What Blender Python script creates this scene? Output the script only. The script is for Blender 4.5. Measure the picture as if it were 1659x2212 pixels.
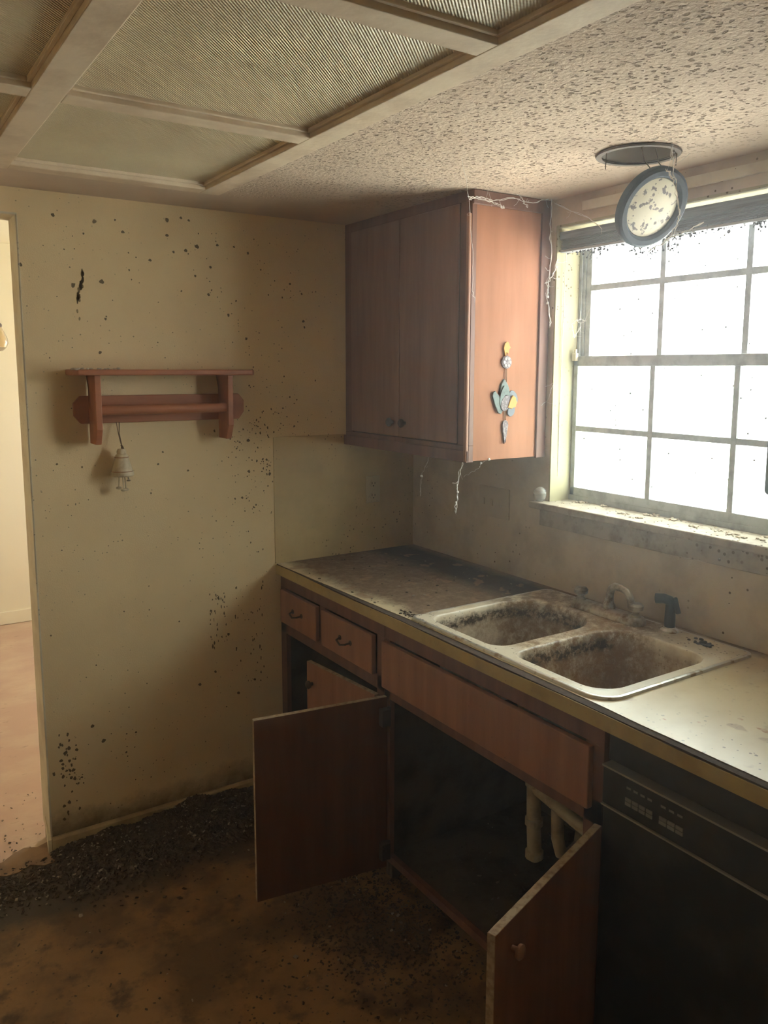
import bpy, bmesh, math, random
from mathutils import Vector, Matrix, Euler
from math import pi, sin, cos, radians
random.seed(7)
S = bpy.context.scene
for o in list(bpy.data.objects): bpy.data.objects.remove(o)

# ---------------------------------------------------------------- camera
def make_camera():
    f, yaw, pitch, roll = 1749.05, .5834, -.1362, .0025
    fw = Vector((sin(yaw)*cos(pitch), cos(yaw)*cos(pitch), sin(pitch)))
    r = Vector((cos(yaw), -sin(yaw), 0)); u = r.cross(fw)
    r2 = cos(roll)*r + sin(roll)*u; u2 = -sin(roll)*r + cos(roll)*u
    m = Matrix(((r2.x, u2.x, -fw.x), (r2.y, u2.y, -fw.y), (r2.z, u2.z, -fw.z))).to_4x4()
    m.translation = Vector((-1.9982, -2.8115, 1.6673))
    cd = bpy.data.cameras.new('camera'); cd.sensor_fit = 'HORIZONTAL'; cd.sensor_width = 36
    cd.lens = f/1659*36; cd.shift_x = -3.57/1659; cd.shift_y = -69.6/1659; cd.clip_start = .02
    c = bpy.data.objects.new('camera', cd); S.collection.objects.link(c); c.matrix_world = m
    S.camera = c
make_camera()

# ---------------------------------------------------------------- world: bright overcast daylight
SKY = 18.5
w = bpy.data.worlds.new('overcast'); S.world = w; w.use_nodes = True
wn = w.node_tree.nodes; wl = w.node_tree.links; wn.clear()
wo = wn.new('ShaderNodeOutputWorld'); bg = wn.new('ShaderNodeBackground')
tc = wn.new('ShaderNodeTexCoord'); sx = wn.new('ShaderNodeSeparateXYZ'); cr = wn.new('ShaderNodeValToRGB')
wl.new(tc.outputs['Generated'], sx.inputs[0]); mr = wn.new('ShaderNodeMapRange')
mr.inputs[1].default_value = -1; mr.inputs[2].default_value = 1
wl.new(sx.outputs[2], mr.inputs[0]); wl.new(mr.outputs[0], cr.inputs[0]); wl.new(cr.outputs[0], bg.inputs[0])
cr.color_ramp.elements[0].position = .45; cr.color_ramp.elements[0].color = (.85, .86, .78, 1)
cr.color_ramp.elements[1].position = .50; cr.color_ramp.elements[1].color = (1.0, 1.0, 1.0, 1)
e3 = cr.color_ramp.elements.new(.62); e3.color = (.98, 1, 1, 1); e4 = cr.color_ramp.elements.new(.85); e4.color = (.55, .58, .62, 1)
bg.inputs[1].default_value = SKY; wl.new(bg.outputs[0], wo.inputs[0])

sun = bpy.data.lights.new('sun', 'SUN'); sun.energy = 85.0; sun.angle = radians(2); sun.color = (1, .96, .88)
so = bpy.data.objects.new('sun', sun); S.collection.objects.link(so); so.rotation_euler = (radians(6), radians(-28), 0)   # high sun behind the house, window side in shade
def portal(name, loc, rot, sx_, sy_):
    l = bpy.data.lights.new(name, 'AREA'); l.shape = 'RECTANGLE'; l.size = sx_; l.size_y = sy_
    l.cycles.is_portal = True
    o = bpy.data.objects.new(name, l); S.collection.objects.link(o); o.location = loc; o.rotation_euler = rot
portal('window_portal', (.16, -1.285, 1.67), (0, radians(90), 0), .96, .98)
portal('next_room_portal', (.66, 1.8, 1.45), (0, radians(90), 0), 1.1, .8)

S.view_settings.view_transform = 'Standard'; S.view_settings.look = 'None'
S.view_settings.exposure = 0.12; S.view_settings.gamma = 1.0; S.view_settings.use_curve_mapping = False
S.cycles.max_bounces = 10; S.cycles.diffuse_bounces = 7; S.cycles.transparent_max_bounces = 12
S.cycles.sample_clamp_indirect = 60.0; S.cycles.volume_bounces = 1

# ---------------------------------------------------------------- materials
def mat(name, base, rough=.7, alt=None, alt_scale=6, alt_lo=.45, alt_hi=.65, alt2=None, alt2_scale=25, alt2_lo=.55, alt2_hi=.7,
        specks=None, speck_scale=60, speck_r=.12, speck_keep=.6, bump=0, bump_scale=80, stretch=(1, 1, 1), metal=0, spec=.5, extra=None):
    m = bpy.data.materials.new(name); m.use_nodes = True
    n = m.node_tree.nodes; l = m.node_tree.links; b = n['Principled BSDF']
    b.inputs['Roughness'].default_value = rough; b.inputs['Metallic'].default_value = metal
    b.inputs['Specular IOR Level'].default_value = spec
    g = n.new('ShaderNodeNewGeometry'); mp = n.new('ShaderNodeMapping'); mp.inputs['Scale'].default_value = stretch
    l.new(g.outputs['Position'], mp.inputs[0]); vec = mp.outputs[0]
    rgb = n.new('ShaderNodeRGB'); rgb.outputs[0].default_value = (*base, 1); col = rgb.outputs[0]
    def mix(fac, c2, col):
        x = n.new('ShaderNodeMix'); x.data_type = 'RGBA'
        l.new(fac, x.inputs[0]); l.new(col, x.inputs[6]); x.inputs[7].default_value = (*c2, 1)
        return x.outputs[2]
    def noise(scale, lo, hi, detail=6, rough_=.6, v=None):
        t = n.new('ShaderNodeTexNoise'); t.inputs['Scale'].default_value = scale
        t.inputs['Detail'].default_value = detail; t.inputs['Roughness'].default_value = rough_
        l.new(v or vec, t.inputs['Vector'])
        r = n.new('ShaderNodeMapRange'); r.inputs[1].default_value = lo; r.inputs[2].default_value = hi
        l.new(t.outputs[0], r.inputs[0]); return r.outputs[0]
    if alt: col = mix(noise(alt_scale, alt_lo, alt_hi), alt, col)
    if alt2: col = mix(noise(alt2_scale, alt2_lo, alt2_hi), alt2, col)
    if specks:
        v = n.new('ShaderNodeTexVoronoi'); v.inputs['Scale'].default_value = speck_scale
        l.new(g.outputs['Position'], v.inputs['Vector'])
        a = n.new('ShaderNodeMath'); a.operation = 'LESS_THAN'; l.new(v.outputs['Distance'], a.inputs[0])
        sc = n.new('ShaderNodeSeparateColor'); l.new(v.outputs['Color'], sc.inputs[0])
        k = n.new('ShaderNodeMath'); k.operation = 'MULTIPLY'; l.new(sc.outputs[0], k.inputs[0]); k.inputs[1].default_value = speck_r*2
        l.new(k.outputs[0], a.inputs[1])
        gt = n.new('ShaderNodeMath'); gt.operation = 'GREATER_THAN'; l.new(sc.outputs[1], gt.inputs[0]); gt.inputs[1].default_value = speck_keep
        mu = n.new('ShaderNodeMath'); mu.operation = 'MULTIPLY'; l.new(a.outputs[0], mu.inputs[0]); l.new(gt.outputs[0], mu.inputs[1])
        cl = noise(2.2, .42, .62, 3)
        mu2 = n.new('ShaderNodeMath'); mu2.operation = 'MULTIPLY'; l.new(mu.outputs[0], mu2.inputs[0]); l.new(cl, mu2.inputs[1])
        col = mix(mu2.outputs[0], specks, col)
    if extra: col = extra(n, l, g, mix, noise, col, b)
    l.new(col, b.inputs['Base Color'])
    if bump:
        t = n.new('ShaderNodeTexNoise'); t.inputs['Scale'].default_value = bump_scale; t.inputs['Detail'].default_value = 4
        l.new(vec, t.inputs['Vector'])
        bp = n.new('ShaderNodeBump'); bp.inputs['Strength'].default_value = bump; bp.inputs['Distance'].default_value = .004
        l.new(t.outputs[0], bp.inputs['Height']); l.new(bp.outputs[0], b.inputs['Normal'])
    return m

def boxmask(n, l, g, lims, soft, wob=.05):
    """1 inside the world-space box lims=((x0,x1),(y0,y1),(z0,z1)), edges broken up by noise"""
    t = n.new('ShaderNodeTexNoise'); t.inputs['Scale'].default_value = 7; t.inputs['Detail'].default_value = 8
    t.inputs['Roughness'].default_value = .7
    l.new(g.outputs['Position'], t.inputs['Vector'])
    s = n.new('ShaderNodeVectorMath'); s.operation = 'SUBTRACT'; l.new(t.outputs['Color'], s.inputs[0]); s.inputs[1].default_value = (.5,)*3
    sc = n.new('ShaderNodeVectorMath'); sc.operation = 'SCALE'; l.new(s.outputs[0], sc.inputs[0]); sc.inputs['Scale'].default_value = wob*4
    ad = n.new('ShaderNodeVectorMath'); ad.operation = 'ADD'; l.new(g.outputs['Position'], ad.inputs[0]); l.new(sc.outputs[0], ad.inputs[1])
    sp = n.new('ShaderNodeSeparateXYZ'); l.new(ad.outputs[0], sp.inputs[0]); out = None
    for i, lm in enumerate(lims):
        if lm is None: continue
        for k, v in enumerate(lm):
            if v is None: continue
            r = n.new('ShaderNodeMapRange'); l.new(sp.outputs[i], r.inputs[0])
            if k == 0: r.inputs[1].default_value = v-soft; r.inputs[2].default_value = v+soft
            else: r.inputs[1].default_value = v+soft; r.inputs[2].default_value = v-soft
            if out is None: out = r.outputs[0]
            else:
                mm = n.new('ShaderNodeMath'); mm.operation = 'MULTIPLY'; l.new(out, mm.inputs[0]); l.new(r.outputs[0], mm.inputs[1]); out = mm.outputs[0]
    return out

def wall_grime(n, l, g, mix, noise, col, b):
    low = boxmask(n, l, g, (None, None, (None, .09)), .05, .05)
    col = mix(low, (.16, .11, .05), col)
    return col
M = {}
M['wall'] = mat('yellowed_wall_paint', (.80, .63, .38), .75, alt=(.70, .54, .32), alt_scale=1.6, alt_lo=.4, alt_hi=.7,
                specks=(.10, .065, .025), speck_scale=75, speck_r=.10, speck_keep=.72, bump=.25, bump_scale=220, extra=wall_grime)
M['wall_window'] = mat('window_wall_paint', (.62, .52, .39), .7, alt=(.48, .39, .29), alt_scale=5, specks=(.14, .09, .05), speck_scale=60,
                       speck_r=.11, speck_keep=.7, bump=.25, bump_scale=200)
M['spot'] = mat('mold_spot', (.13, .08, .035), .8)
M['smear'] = mat('mold_smear', (.30, .22, .10), .8, alt=(.17, .11, .05), alt_scale=60)
M['next_wall'] = mat('cream_wall_paint', (.80, .75, .58), .8)
M['backsplash'] = mat('backsplash_laminate', (.58, .44, .23), .5, alt=(.48, .36, .18), alt_scale=4, specks=(.09, .055, .02), speck_scale=70,
                      speck_r=.13, speck_keep=.68)
def ceil_extra(n, l, g, mix, noise, col, b):
    v = n.new('ShaderNodeTexVoronoi'); v.inputs['Scale'].default_value = 82; v.inputs['Randomness'].default_value = 1
    dn = n.new('ShaderNodeTexNoise'); dn.inputs['Scale'].default_value = 60; l.new(g.outputs['Position'], dn.inputs['Vector'])
    ds = n.new('ShaderNodeVectorMath'); ds.operation = 'SCALE'; ds.inputs['Scale'].default_value = .02; l.new(dn.outputs['Color'], ds.inputs[0])
    da = n.new('ShaderNodeVectorMath'); da.operation = 'ADD'; l.new(g.outputs['Position'], da.inputs[0]); l.new(ds.outputs[0], da.inputs[1])
    l.new(da.outputs[0], v.inputs['Vector'])
    sc = n.new('ShaderNodeSeparateColor'); l.new(v.outputs['Color'], sc.inputs[0])
    r = n.new('ShaderNodeMapRange'); l.new(v.outputs['Distance'], r.inputs[0])
    k = n.new('ShaderNodeMath'); k.operation = 'MULTIPLY_ADD'; l.new(sc.outputs[0], k.inputs[0]); k.inputs[1].default_value = .34; k.inputs[2].default_value = .10
    l.new(k.outputs[0], r.inputs[1]); 
    k2 = n.new('ShaderNodeMath'); k2.operation = 'ADD'; l.new(k.outputs[0], k2.inputs[0]); k2.inputs[1].default_value = .10; l.new(k2.outputs[0], r.inputs[2])
    r.inputs[3].default_value = 1; r.inputs[4].default_value = 0
    gt = n.new('ShaderNodeMath'); gt.operation = 'GREATER_THAN'; l.new(sc.outputs[1], gt.inputs[0]); gt.inputs[1].default_value = .30
    mu = n.new('ShaderNodeMath'); mu.operation = 'MULTIPLY'; l.new(r.outputs[0], mu.inputs[0]); l.new(gt.outputs[0], mu.inputs[1])
    # the stained, pitted texture is densest in the middle of the room and stops short of the window wall
    bm_ = boxmask(n, l, g, ((None, -.16), (None, -.35), None), .12, .05)
    dm = boxmask(n, l, g, ((-1.1, None), (None, -.75), None), .45, .05)
    am = n.new('ShaderNodeMath'); am.operation = 'MULTIPLY_ADD'; l.new(dm, am.inputs[0]); am.inputs[1].default_value = .62; am.inputs[2].default_value = .38
    pf = n.new('ShaderNodeMath'); pf.operation = 'MULTIPLY'; l.new(mu.outputs[0], pf.inputs[0]); l.new(am.outputs[0], pf.inputs[1])
    pf2 = n.new('ShaderNodeMath'); pf2.operation = 'MULTIPLY'; l.new(pf.outputs[0], pf2.inputs[0]); l.new(bm_, pf2.inputs[1])
    col = mix(pf2.outputs[0], (.20, .135, .085), col)
    fz = n.new('ShaderNodeTexNoise'); fz.inputs['Scale'].default_value = 95; fz.inputs['Detail'].default_value = 3; l.new(g.outputs['Position'], fz.inputs['Vector'])
    hm0 = n.new('ShaderNodeMath'); hm0.operation = 'MULTIPLY_ADD'; l.new(fz.outputs[0], hm0.inputs[0]); hm0.inputs[1].default_value = -1.3; l.new(mu.outputs[0], hm0.inputs[2])
    hm = n.new('ShaderNodeMath'); hm.operation = 'MULTIPLY'; l.new(hm0.outputs[0], hm.inputs[0]); l.new(bm_, hm.inputs[1])
    bp = n.new('ShaderNodeBump'); bp.invert = True; bp.inputs['Strength'].default_value = .9; bp.inputs['Distance'].default_value = .004
    l.new(hm.outputs[0], bp.inputs['Height']); l.new(bp.outputs[0], b.inputs['Normal'])
    return col
M['ceiling'] = mat('textured_ceiling', (.61, .48, .375), .9, alt=(.54, .42, .325), alt_scale=2, extra=ceil_extra)
M['frame_paint'] = mat('dusty_painted_trim', (.74, .61, .46), .7, alt=(.62, .49, .36), alt_scale=9, bump=.15)
def diffuser(n, l, g, mix, noise, col, b):
    sp = n.new('ShaderNodeSeparateXYZ'); l.new(g.outputs['Position'], sp.inputs[0])
    hs = []
    for sgn, amp in ((-1, 1.0), (1, .25)):
        d = n.new('ShaderNodeMath'); d.operation = 'MULTIPLY_ADD'; l.new(sp.outputs[1], d.inputs[0]); d.inputs[1].default_value = sgn; l.new(sp.outputs[0], d.inputs[2])
        s = n.new('ShaderNodeMath'); s.operation = 'MULTIPLY'; l.new(d.outputs[0], s.inputs[0]); s.inputs[1].default_value = 2*pi/.0072
        c = n.new('ShaderNodeMath'); c.operation = 'SINE'; l.new(s.outputs[0], c.inputs[0])
        a = n.new('ShaderNodeMath'); a.operation = 'MULTIPLY'; l.new(c.outputs[0], a.inputs[0]); a.inputs[1].default_value = amp
        hs.append(a.outputs[0])
    a = n.new('ShaderNodeMath'); a.operation = 'ADD'; l.new(hs[0], a.inputs[0]); l.new(hs[1], a.inputs[1])
    bp = n.new('ShaderNodeBump'); bp.inputs['Strength'].default_value = 1; bp.inputs['Distance'].default_value = .0007
    l.new(a.outputs[0], bp.inputs['Height']); l.new(bp.outputs[0], b.inputs['Normal'])
    return col
M['diffuser'] = mat('prismatic_plastic', (.66, .56, .38), .35, alt=(.58, .47, .31), alt_scale=2.5, extra=diffuser)

def wood(name, base, dark, rough=.55, sc=(1, 1, .12), **k):
    return mat(name, base, rough, alt=dark, alt_scale=22, alt_lo=.35, alt_hi=.75, stretch=sc, bump=.08, bump_scale=60, **k)
M['cab_wood'] = wood('stained_cabinet_wood', (.36, .17, .10), (.25, .11, .065), specks=(.06, .03, .02), speck_scale=60, speck_r=.08, speck_keep=.75)
M['wall_cab_wood'] = wood('glare_greyed_cabinet_door', (.27, .15, .11), (.19, .10, .075), .7, specks=(.07, .04, .03), speck_scale=60, speck_r=.08, speck_keep=.75)  # grey cast of the window glare mixed into the brown door wood
M['cab_frame'] = wood('dark_face_frame_wood', (.20, .09, .06), (.12, .05, .035))
M['cab_side'] = wood('orange_stained_panel', (.35, .15, .082), (.28, .115, .058), .85, specks=(.12, .05, .03), speck_scale=60, speck_r=.09, speck_keep=.75)
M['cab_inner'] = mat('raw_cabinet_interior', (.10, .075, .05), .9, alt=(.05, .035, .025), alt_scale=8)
M['raw_edge'] = mat('raw_particle_edge', (.40, .31, .21), .9, alt=(.25, .17, .11), alt_scale=60)
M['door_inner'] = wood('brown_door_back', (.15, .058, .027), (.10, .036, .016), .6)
M['shelf_wood'] = wood('red_stained_pine', (.42, .15, .07), (.30, .10, .045), .5, (.12, 1, 1))
M['dust'] = mat('dust_clump', (.50, .42, .33), 1)
M['knob'] = mat('dark_bronze', (.07, .045, .035), .6, metal=.2)
M['yellow_strip'] = mat('yellow_laminate_edge', (.47, .36, .14), .45, alt=(.38, .28, .11), alt_scale=12, specks=(.15, .09, .04), speck_scale=45, speck_r=.1)
M['substrate'] = mat('dark_particle_board', (.055, .035, .025), .95, alt=(.09, .06, .04), alt_scale=60)
def counter_dirt(n, l, g, mix, noise, col, b):
    m1 = boxmask(n, l, g, ((-.60, None), (-.95, None), None), .04, .05)
    m1b = boxmask(n, l, g, ((-.30, None), (-1.02, None), None), .03, .04)
    fine = noise(30, .3, .6, 8, .8)
    mm = n.new('ShaderNodeMath'); mm.operation = 'MULTIPLY_ADD'; l.new(fine, mm.inputs[0]); mm.inputs[1].default_value = .25; mm.inputs[2].default_value = .78
    mx = n.new('ShaderNodeMath'); mx.operation = 'MAXIMUM'; l.new(m1, mx.inputs[0]); l.new(m1b, mx.inputs[1])
    m2 = n.new('ShaderNodeMath'); m2.operation = 'MULTIPLY'; m2.use_clamp = True; l.new(mx.outputs[0], m2.inputs[0]); l.new(mm.outputs[0], m2.inputs[1])
    col = mix(m2.outputs[0], (.15, .092, .055), col)
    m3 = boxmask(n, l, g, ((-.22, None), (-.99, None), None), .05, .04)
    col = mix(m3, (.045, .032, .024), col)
    m4 = boxmask(n, l, g, ((-.035, None), (-1.9, None), None), .025, .03)
    col = mix(m4, (.20, .14, .09), col)
    st = noise(14, .62, .66, 3, .5)
    ms = n.new('ShaderNodeMath'); ms.operation = 'MULTIPLY'; l.new(st, ms.inputs[0]); ms.inputs[1].default_value = .5
    col = mix(ms.outputs[0], (.33, .20, .12), col)
    rr_ = n.new('ShaderNodeMapRange'); l.new(m2.outputs[0], rr_.inputs[0]); rr_.inputs[3].default_value = .30; rr_.inputs[4].default_value = .9
    l.new(rr_.outputs[0], b.inputs['Roughness'])
    return col
M['laminate'] = mat('cream_laminate', (.66, .56, .38), .3, alt=(.58, .47, .29), alt_scale=5, specks=(.12, .07, .04), speck_scale=90, speck_r=.18,
                    speck_keep=.6, extra=counter_dirt)
def sink_dirt(n, l, g, mix, noise, col, b):
    low = boxmask(n, l, g, (None, None, (None, .896)), .012, .006)
    a = noise(26, .38, .62, 10, .8)
    q = n.new('ShaderNodeMath'); q.operation = 'MULTIPLY_ADD'; l.new(a, q.inputs[0]); q.inputs[1].default_value = .62; q.inputs[2].default_value = .34
    f = n.new('ShaderNodeMath'); f.operation = 'MULTIPLY'; l.new(low, f.inputs[0]); l.new(q.outputs[0], f.inputs[1])
    col = mix(f.outputs[0], (.29, .195, .12), col)
    back = boxmask(n, l, g, ((-.30, None), (-1.40, None), None), .05, .05)
    t2 = noise(30, .38, .56, 9, .8)
    f2 = n.new('ShaderNodeMath'); f2.operation = 'MULTIPLY'; l.new(back, f2.inputs[0]); l.new(t2, f2.inputs[1])
    col = mix(f2.outputs[0], (.21, .14, .085), col)
    div = boxmask(n, l, g, ((-.54, None), (-1.36, -1.15), None), .05, .03)
    f3 = n.new('ShaderNodeMath'); f3.operation = 'MULTIPLY'; l.new(div, f3.inputs[0]); l.new(noise(34, .40, .58, 9, .8), f3.inputs[1])
    col = mix(f3.outputs[0], (.24, .14, .07), col)
    band = boxmask(n, l, g, (None, (-1.30, None), (.868, .902)), .007, .008)
    f4 = n.new('ShaderNodeMath'); f4.operation = 'MULTIPLY'; l.new(band, f4.inputs[0]); l.new(noise(55, .44, .54, 8, .8), f4.inputs[1])
    col = mix(f4.outputs[0], (.05, .035, .025), col)
    return col
M['sink'] = mat('dirty_enamel', (.72, .66, .54), .32, alt=(.60, .50, .36), alt_scale=14, alt_lo=.5, alt_hi=.7, specks=(.10, .06, .03),
                speck_scale=110, speck_r=.2, speck_keep=.6, bump=.15, bump_scale=120, extra=sink_dirt)
M['sink_lip'] = mat('dull_metal_rim', (.62, .60, .56), .35, metal=.55, alt=(.35, .26, .18), alt_scale=25, alt_lo=.55, alt_hi=.65)
M['chrome'] = mat('dull_dirty_chrome', (.46, .42, .35), .32, metal=.75, alt=(.17, .12, .08), alt_scale=25)
M['black_plastic'] = mat('black_plastic', (.012, .016, .02), .4)
M['pipe'] = mat('dirty_white_pipe', (.60, .54, .40), .5, alt=(.38, .30, .19), alt_scale=14)
M['dw'] = mat('black_appliance_enamel', (.022, .02, .018), .5, alt=(.05, .042, .034), alt_scale=5, spec=.3)
M['dw_trim'] = mat('dull_steel_strip', (.38, .34, .28), .45, metal=.5)
M['dw_btn'] = mat('grey_button', (.22, .20, .17), .6)
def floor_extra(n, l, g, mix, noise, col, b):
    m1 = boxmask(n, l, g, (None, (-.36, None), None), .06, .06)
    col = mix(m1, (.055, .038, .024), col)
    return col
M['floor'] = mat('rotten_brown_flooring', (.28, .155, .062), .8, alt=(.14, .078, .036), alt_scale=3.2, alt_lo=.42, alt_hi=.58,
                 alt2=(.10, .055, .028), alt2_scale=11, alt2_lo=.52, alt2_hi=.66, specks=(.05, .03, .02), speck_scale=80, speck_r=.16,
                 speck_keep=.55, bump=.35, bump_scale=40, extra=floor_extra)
M['next_floor'] = mat('dusty_pink_flooring', (.50, .34, .25), .8, alt=(.56, .42, .30), alt_scale=4, alt2=(.36, .24, .17), alt2_scale=16, alt2_lo=.6, alt2_hi=.75,
                      stretch=(1, 1.6, 1))
M['debris'] = mat('rotted_debris', (.05, .034, .022), .95, alt=(.10, .07, .045), alt_scale=45)
M['debris_pale'] = mat('pale_flakes', (.28, .23, .18), .9)
M['base_trim'] = mat('tan_baseboard', (.50, .38, .20), .6, alt=(.35, .25, .13), alt_scale=8)
M['trim_white'] = mat('chalky_white_paint', (.72, .66, .52), .6, alt=(.60, .52, .40), alt_scale=8, specks=(.12, .09, .06), speck_scale=60, speck_r=.14, speck_keep=.6)
M['jamb'] = mat('cream_window_jamb', (.42, .38, .235), .9, specks=(.12, .09, .05), speck_scale=85, speck_r=.16, speck_keep=.55)
M['sill'] = mat('dusty_sill', (.42, .36, .28), .85, alt=(.30, .24, .18), alt_scale=18, specks=(.10, .07, .05), speck_scale=70, speck_r=.2, speck_keep=.6)
M['alu'] = mat('aluminium_window_frame', (.40, .42, .42), .5, metal=.3, alt=(.28, .29, .29), alt_scale=20)
M['blind'] = mat('grey_blue_blind', (.22, .27, .33), .6, alt=(.14, .16, .19), alt_scale=14, stretch=(1, .3, 6))
M['light_ring'] = mat('dark_blue_grey_ring', (.03, .045, .07), .6, spec=.2, alt=(.03, .04, .06), alt_scale=8)
M['lens'] = mat('aged_white_lens', (.58, .54, .42), .5, alt=(.62, .55, .42), alt_scale=9, alt2=(.07, .045, .05), alt2_scale=55, alt2_lo=.57, alt2_hi=.60)
M['can'] = mat('dull_can_interior', (.36, .33, .29), .7)
M['rust'] = mat('dark_rusty_metal', (.12, .09, .07), .7)
M['outlet'] = mat('aged_outlet_plastic', (.50, .42, .27), .5, specks=(.08, .05, .03), speck_scale=120, speck_r=.2)
M['slot'] = mat('outlet_slot', (.02, .018, .015), .8)
M['gold'] = mat('gold_paint', (.52, .26, .06), .7)
M['teal'] = mat('teal_grey_glaze', (.11, .145, .14), .6, alt=(.07, .09, .09), alt_scale=60)
M['mauve'] = mat('mauve_grey_glaze', (.14, .11, .125), .7, alt=(.26, .23, .24), alt_scale=140, alt_lo=.5, alt_hi=.55)
M['cord'] = mat('brown_cord', (.16, .09, .05), .8)
M['bell'] = mat('cream_ceramic_bell', (.62, .52, .36), .5, alt=(.46, .36, .23), alt_scale=30)
M['bell_band'] = mat('rust_painted_band', (.36, .20, .10), .5)
M['web'] = mat('cobweb_silk', (.80, .78, .74), .7)
M['web_dirt'] = mat('dirty_web_clump', (.10, .10, .11), .95)
M['mullion_white'] = mat('outdoor_siding', (.7, .7, .68), .8)

def glassy(name, tint, haze, emis=None):
    m = bpy.data.materials.new(name); m.use_nodes = True; n = m.node_tree.nodes; l = m.node_tree.links; n.clear()
    o = n.new('ShaderNodeOutputMaterial'); t = n.new('ShaderNodeBsdfTransparent'); t.inputs[0].default_value = (*tint, 1)
    d = n.new('ShaderNodeBsdfTranslucent'); d.inputs[0].default_value = (.85, .92, .88, 1)
    gl = n.new('ShaderNodeBsdfGlossy'); gl.inputs[1].default_value = .08; gl.inputs[0].default_value = (.9, .9, .9, 1)
    a = n.new('ShaderNodeMixShader'); a.inputs[0].default_value = haze; l.new(t.outputs[0], a.inputs[1]); l.new(d.outputs[0], a.inputs[2])
    b = n.new('ShaderNodeMixShader'); b.inputs[0].default_value = .05; l.new(a.outputs[0], b.inputs[1]); l.new(gl.outputs[0], b.inputs[2])
    # stuck insects and grime flecks
    g = n.new('ShaderNodeNewGeometry'); v = n.new('ShaderNodeTexVoronoi'); v.inputs['Scale'].default_value = 38; l.new(g.outputs['Position'], v.inputs['Vector'])
    sc = n.new('ShaderNodeSeparateColor'); l.new(v.outputs['Color'], sc.inputs[0])
    lt = n.new('ShaderNodeMath'); lt.operation = 'LESS_THAN'; l.new(v.outputs['Distance'], lt.inputs[0])
    k = n.new('ShaderNodeMath'); k.operation = 'MULTIPLY'; l.new(sc.outputs[0], k.inputs[0]); k.inputs[1].default_value = .16; l.new(k.outputs[0], lt.inputs[1])
    gt = n.new('ShaderNodeMath'); gt.operation = 'GREATER_THAN'; l.new(sc.outputs[1], gt.inputs[0]); gt.inputs[1].default_value = .7
    mu = n.new('ShaderNodeMath'); mu.operation = 'MULTIPLY'; l.new(lt.outputs[0], mu.inputs[0]); l.new(gt.outputs[0], mu.inputs[1])
    di = n.new('ShaderNodeBsdfDiffuse'); di.inputs[0].default_value = (.3, .3, .3, 1)
    c = n.new('ShaderNodeMixShader'); l.new(mu.outputs[0], c.inputs[0]); l.new(b.outputs[0], c.inputs[1]); l.new(di.outputs[0], c.inputs[2])
    l.new(c.outputs[0], o.inputs[0]); return m
M['glass_up'] = glassy('clear_dusty_glass', (.97, .98, .98), .10)
M['glass_low'] = glassy('hazy_glass', (.90, .95, .93), .35)
def clear_glass(name, col, rough=.05):
    m = bpy.data.materials.new(name); m.use_nodes = True; b = m.node_tree.nodes['Principled BSDF']
    b.inputs['Base Color'].default_value = (*col, 1); b.inputs['Roughness'].default_value = rough
    b.inputs['Transmission Weight'].default_value = .85; b.inputs['IOR'].default_value = 1.45
    return m
M['votive'] = clear_glass('dusty_clear_glass', (.9, .88, .84), .18)
M['lamp_glass'] = clear_glass('pearly_glass', (.98, .88, .70), .25)

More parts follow.
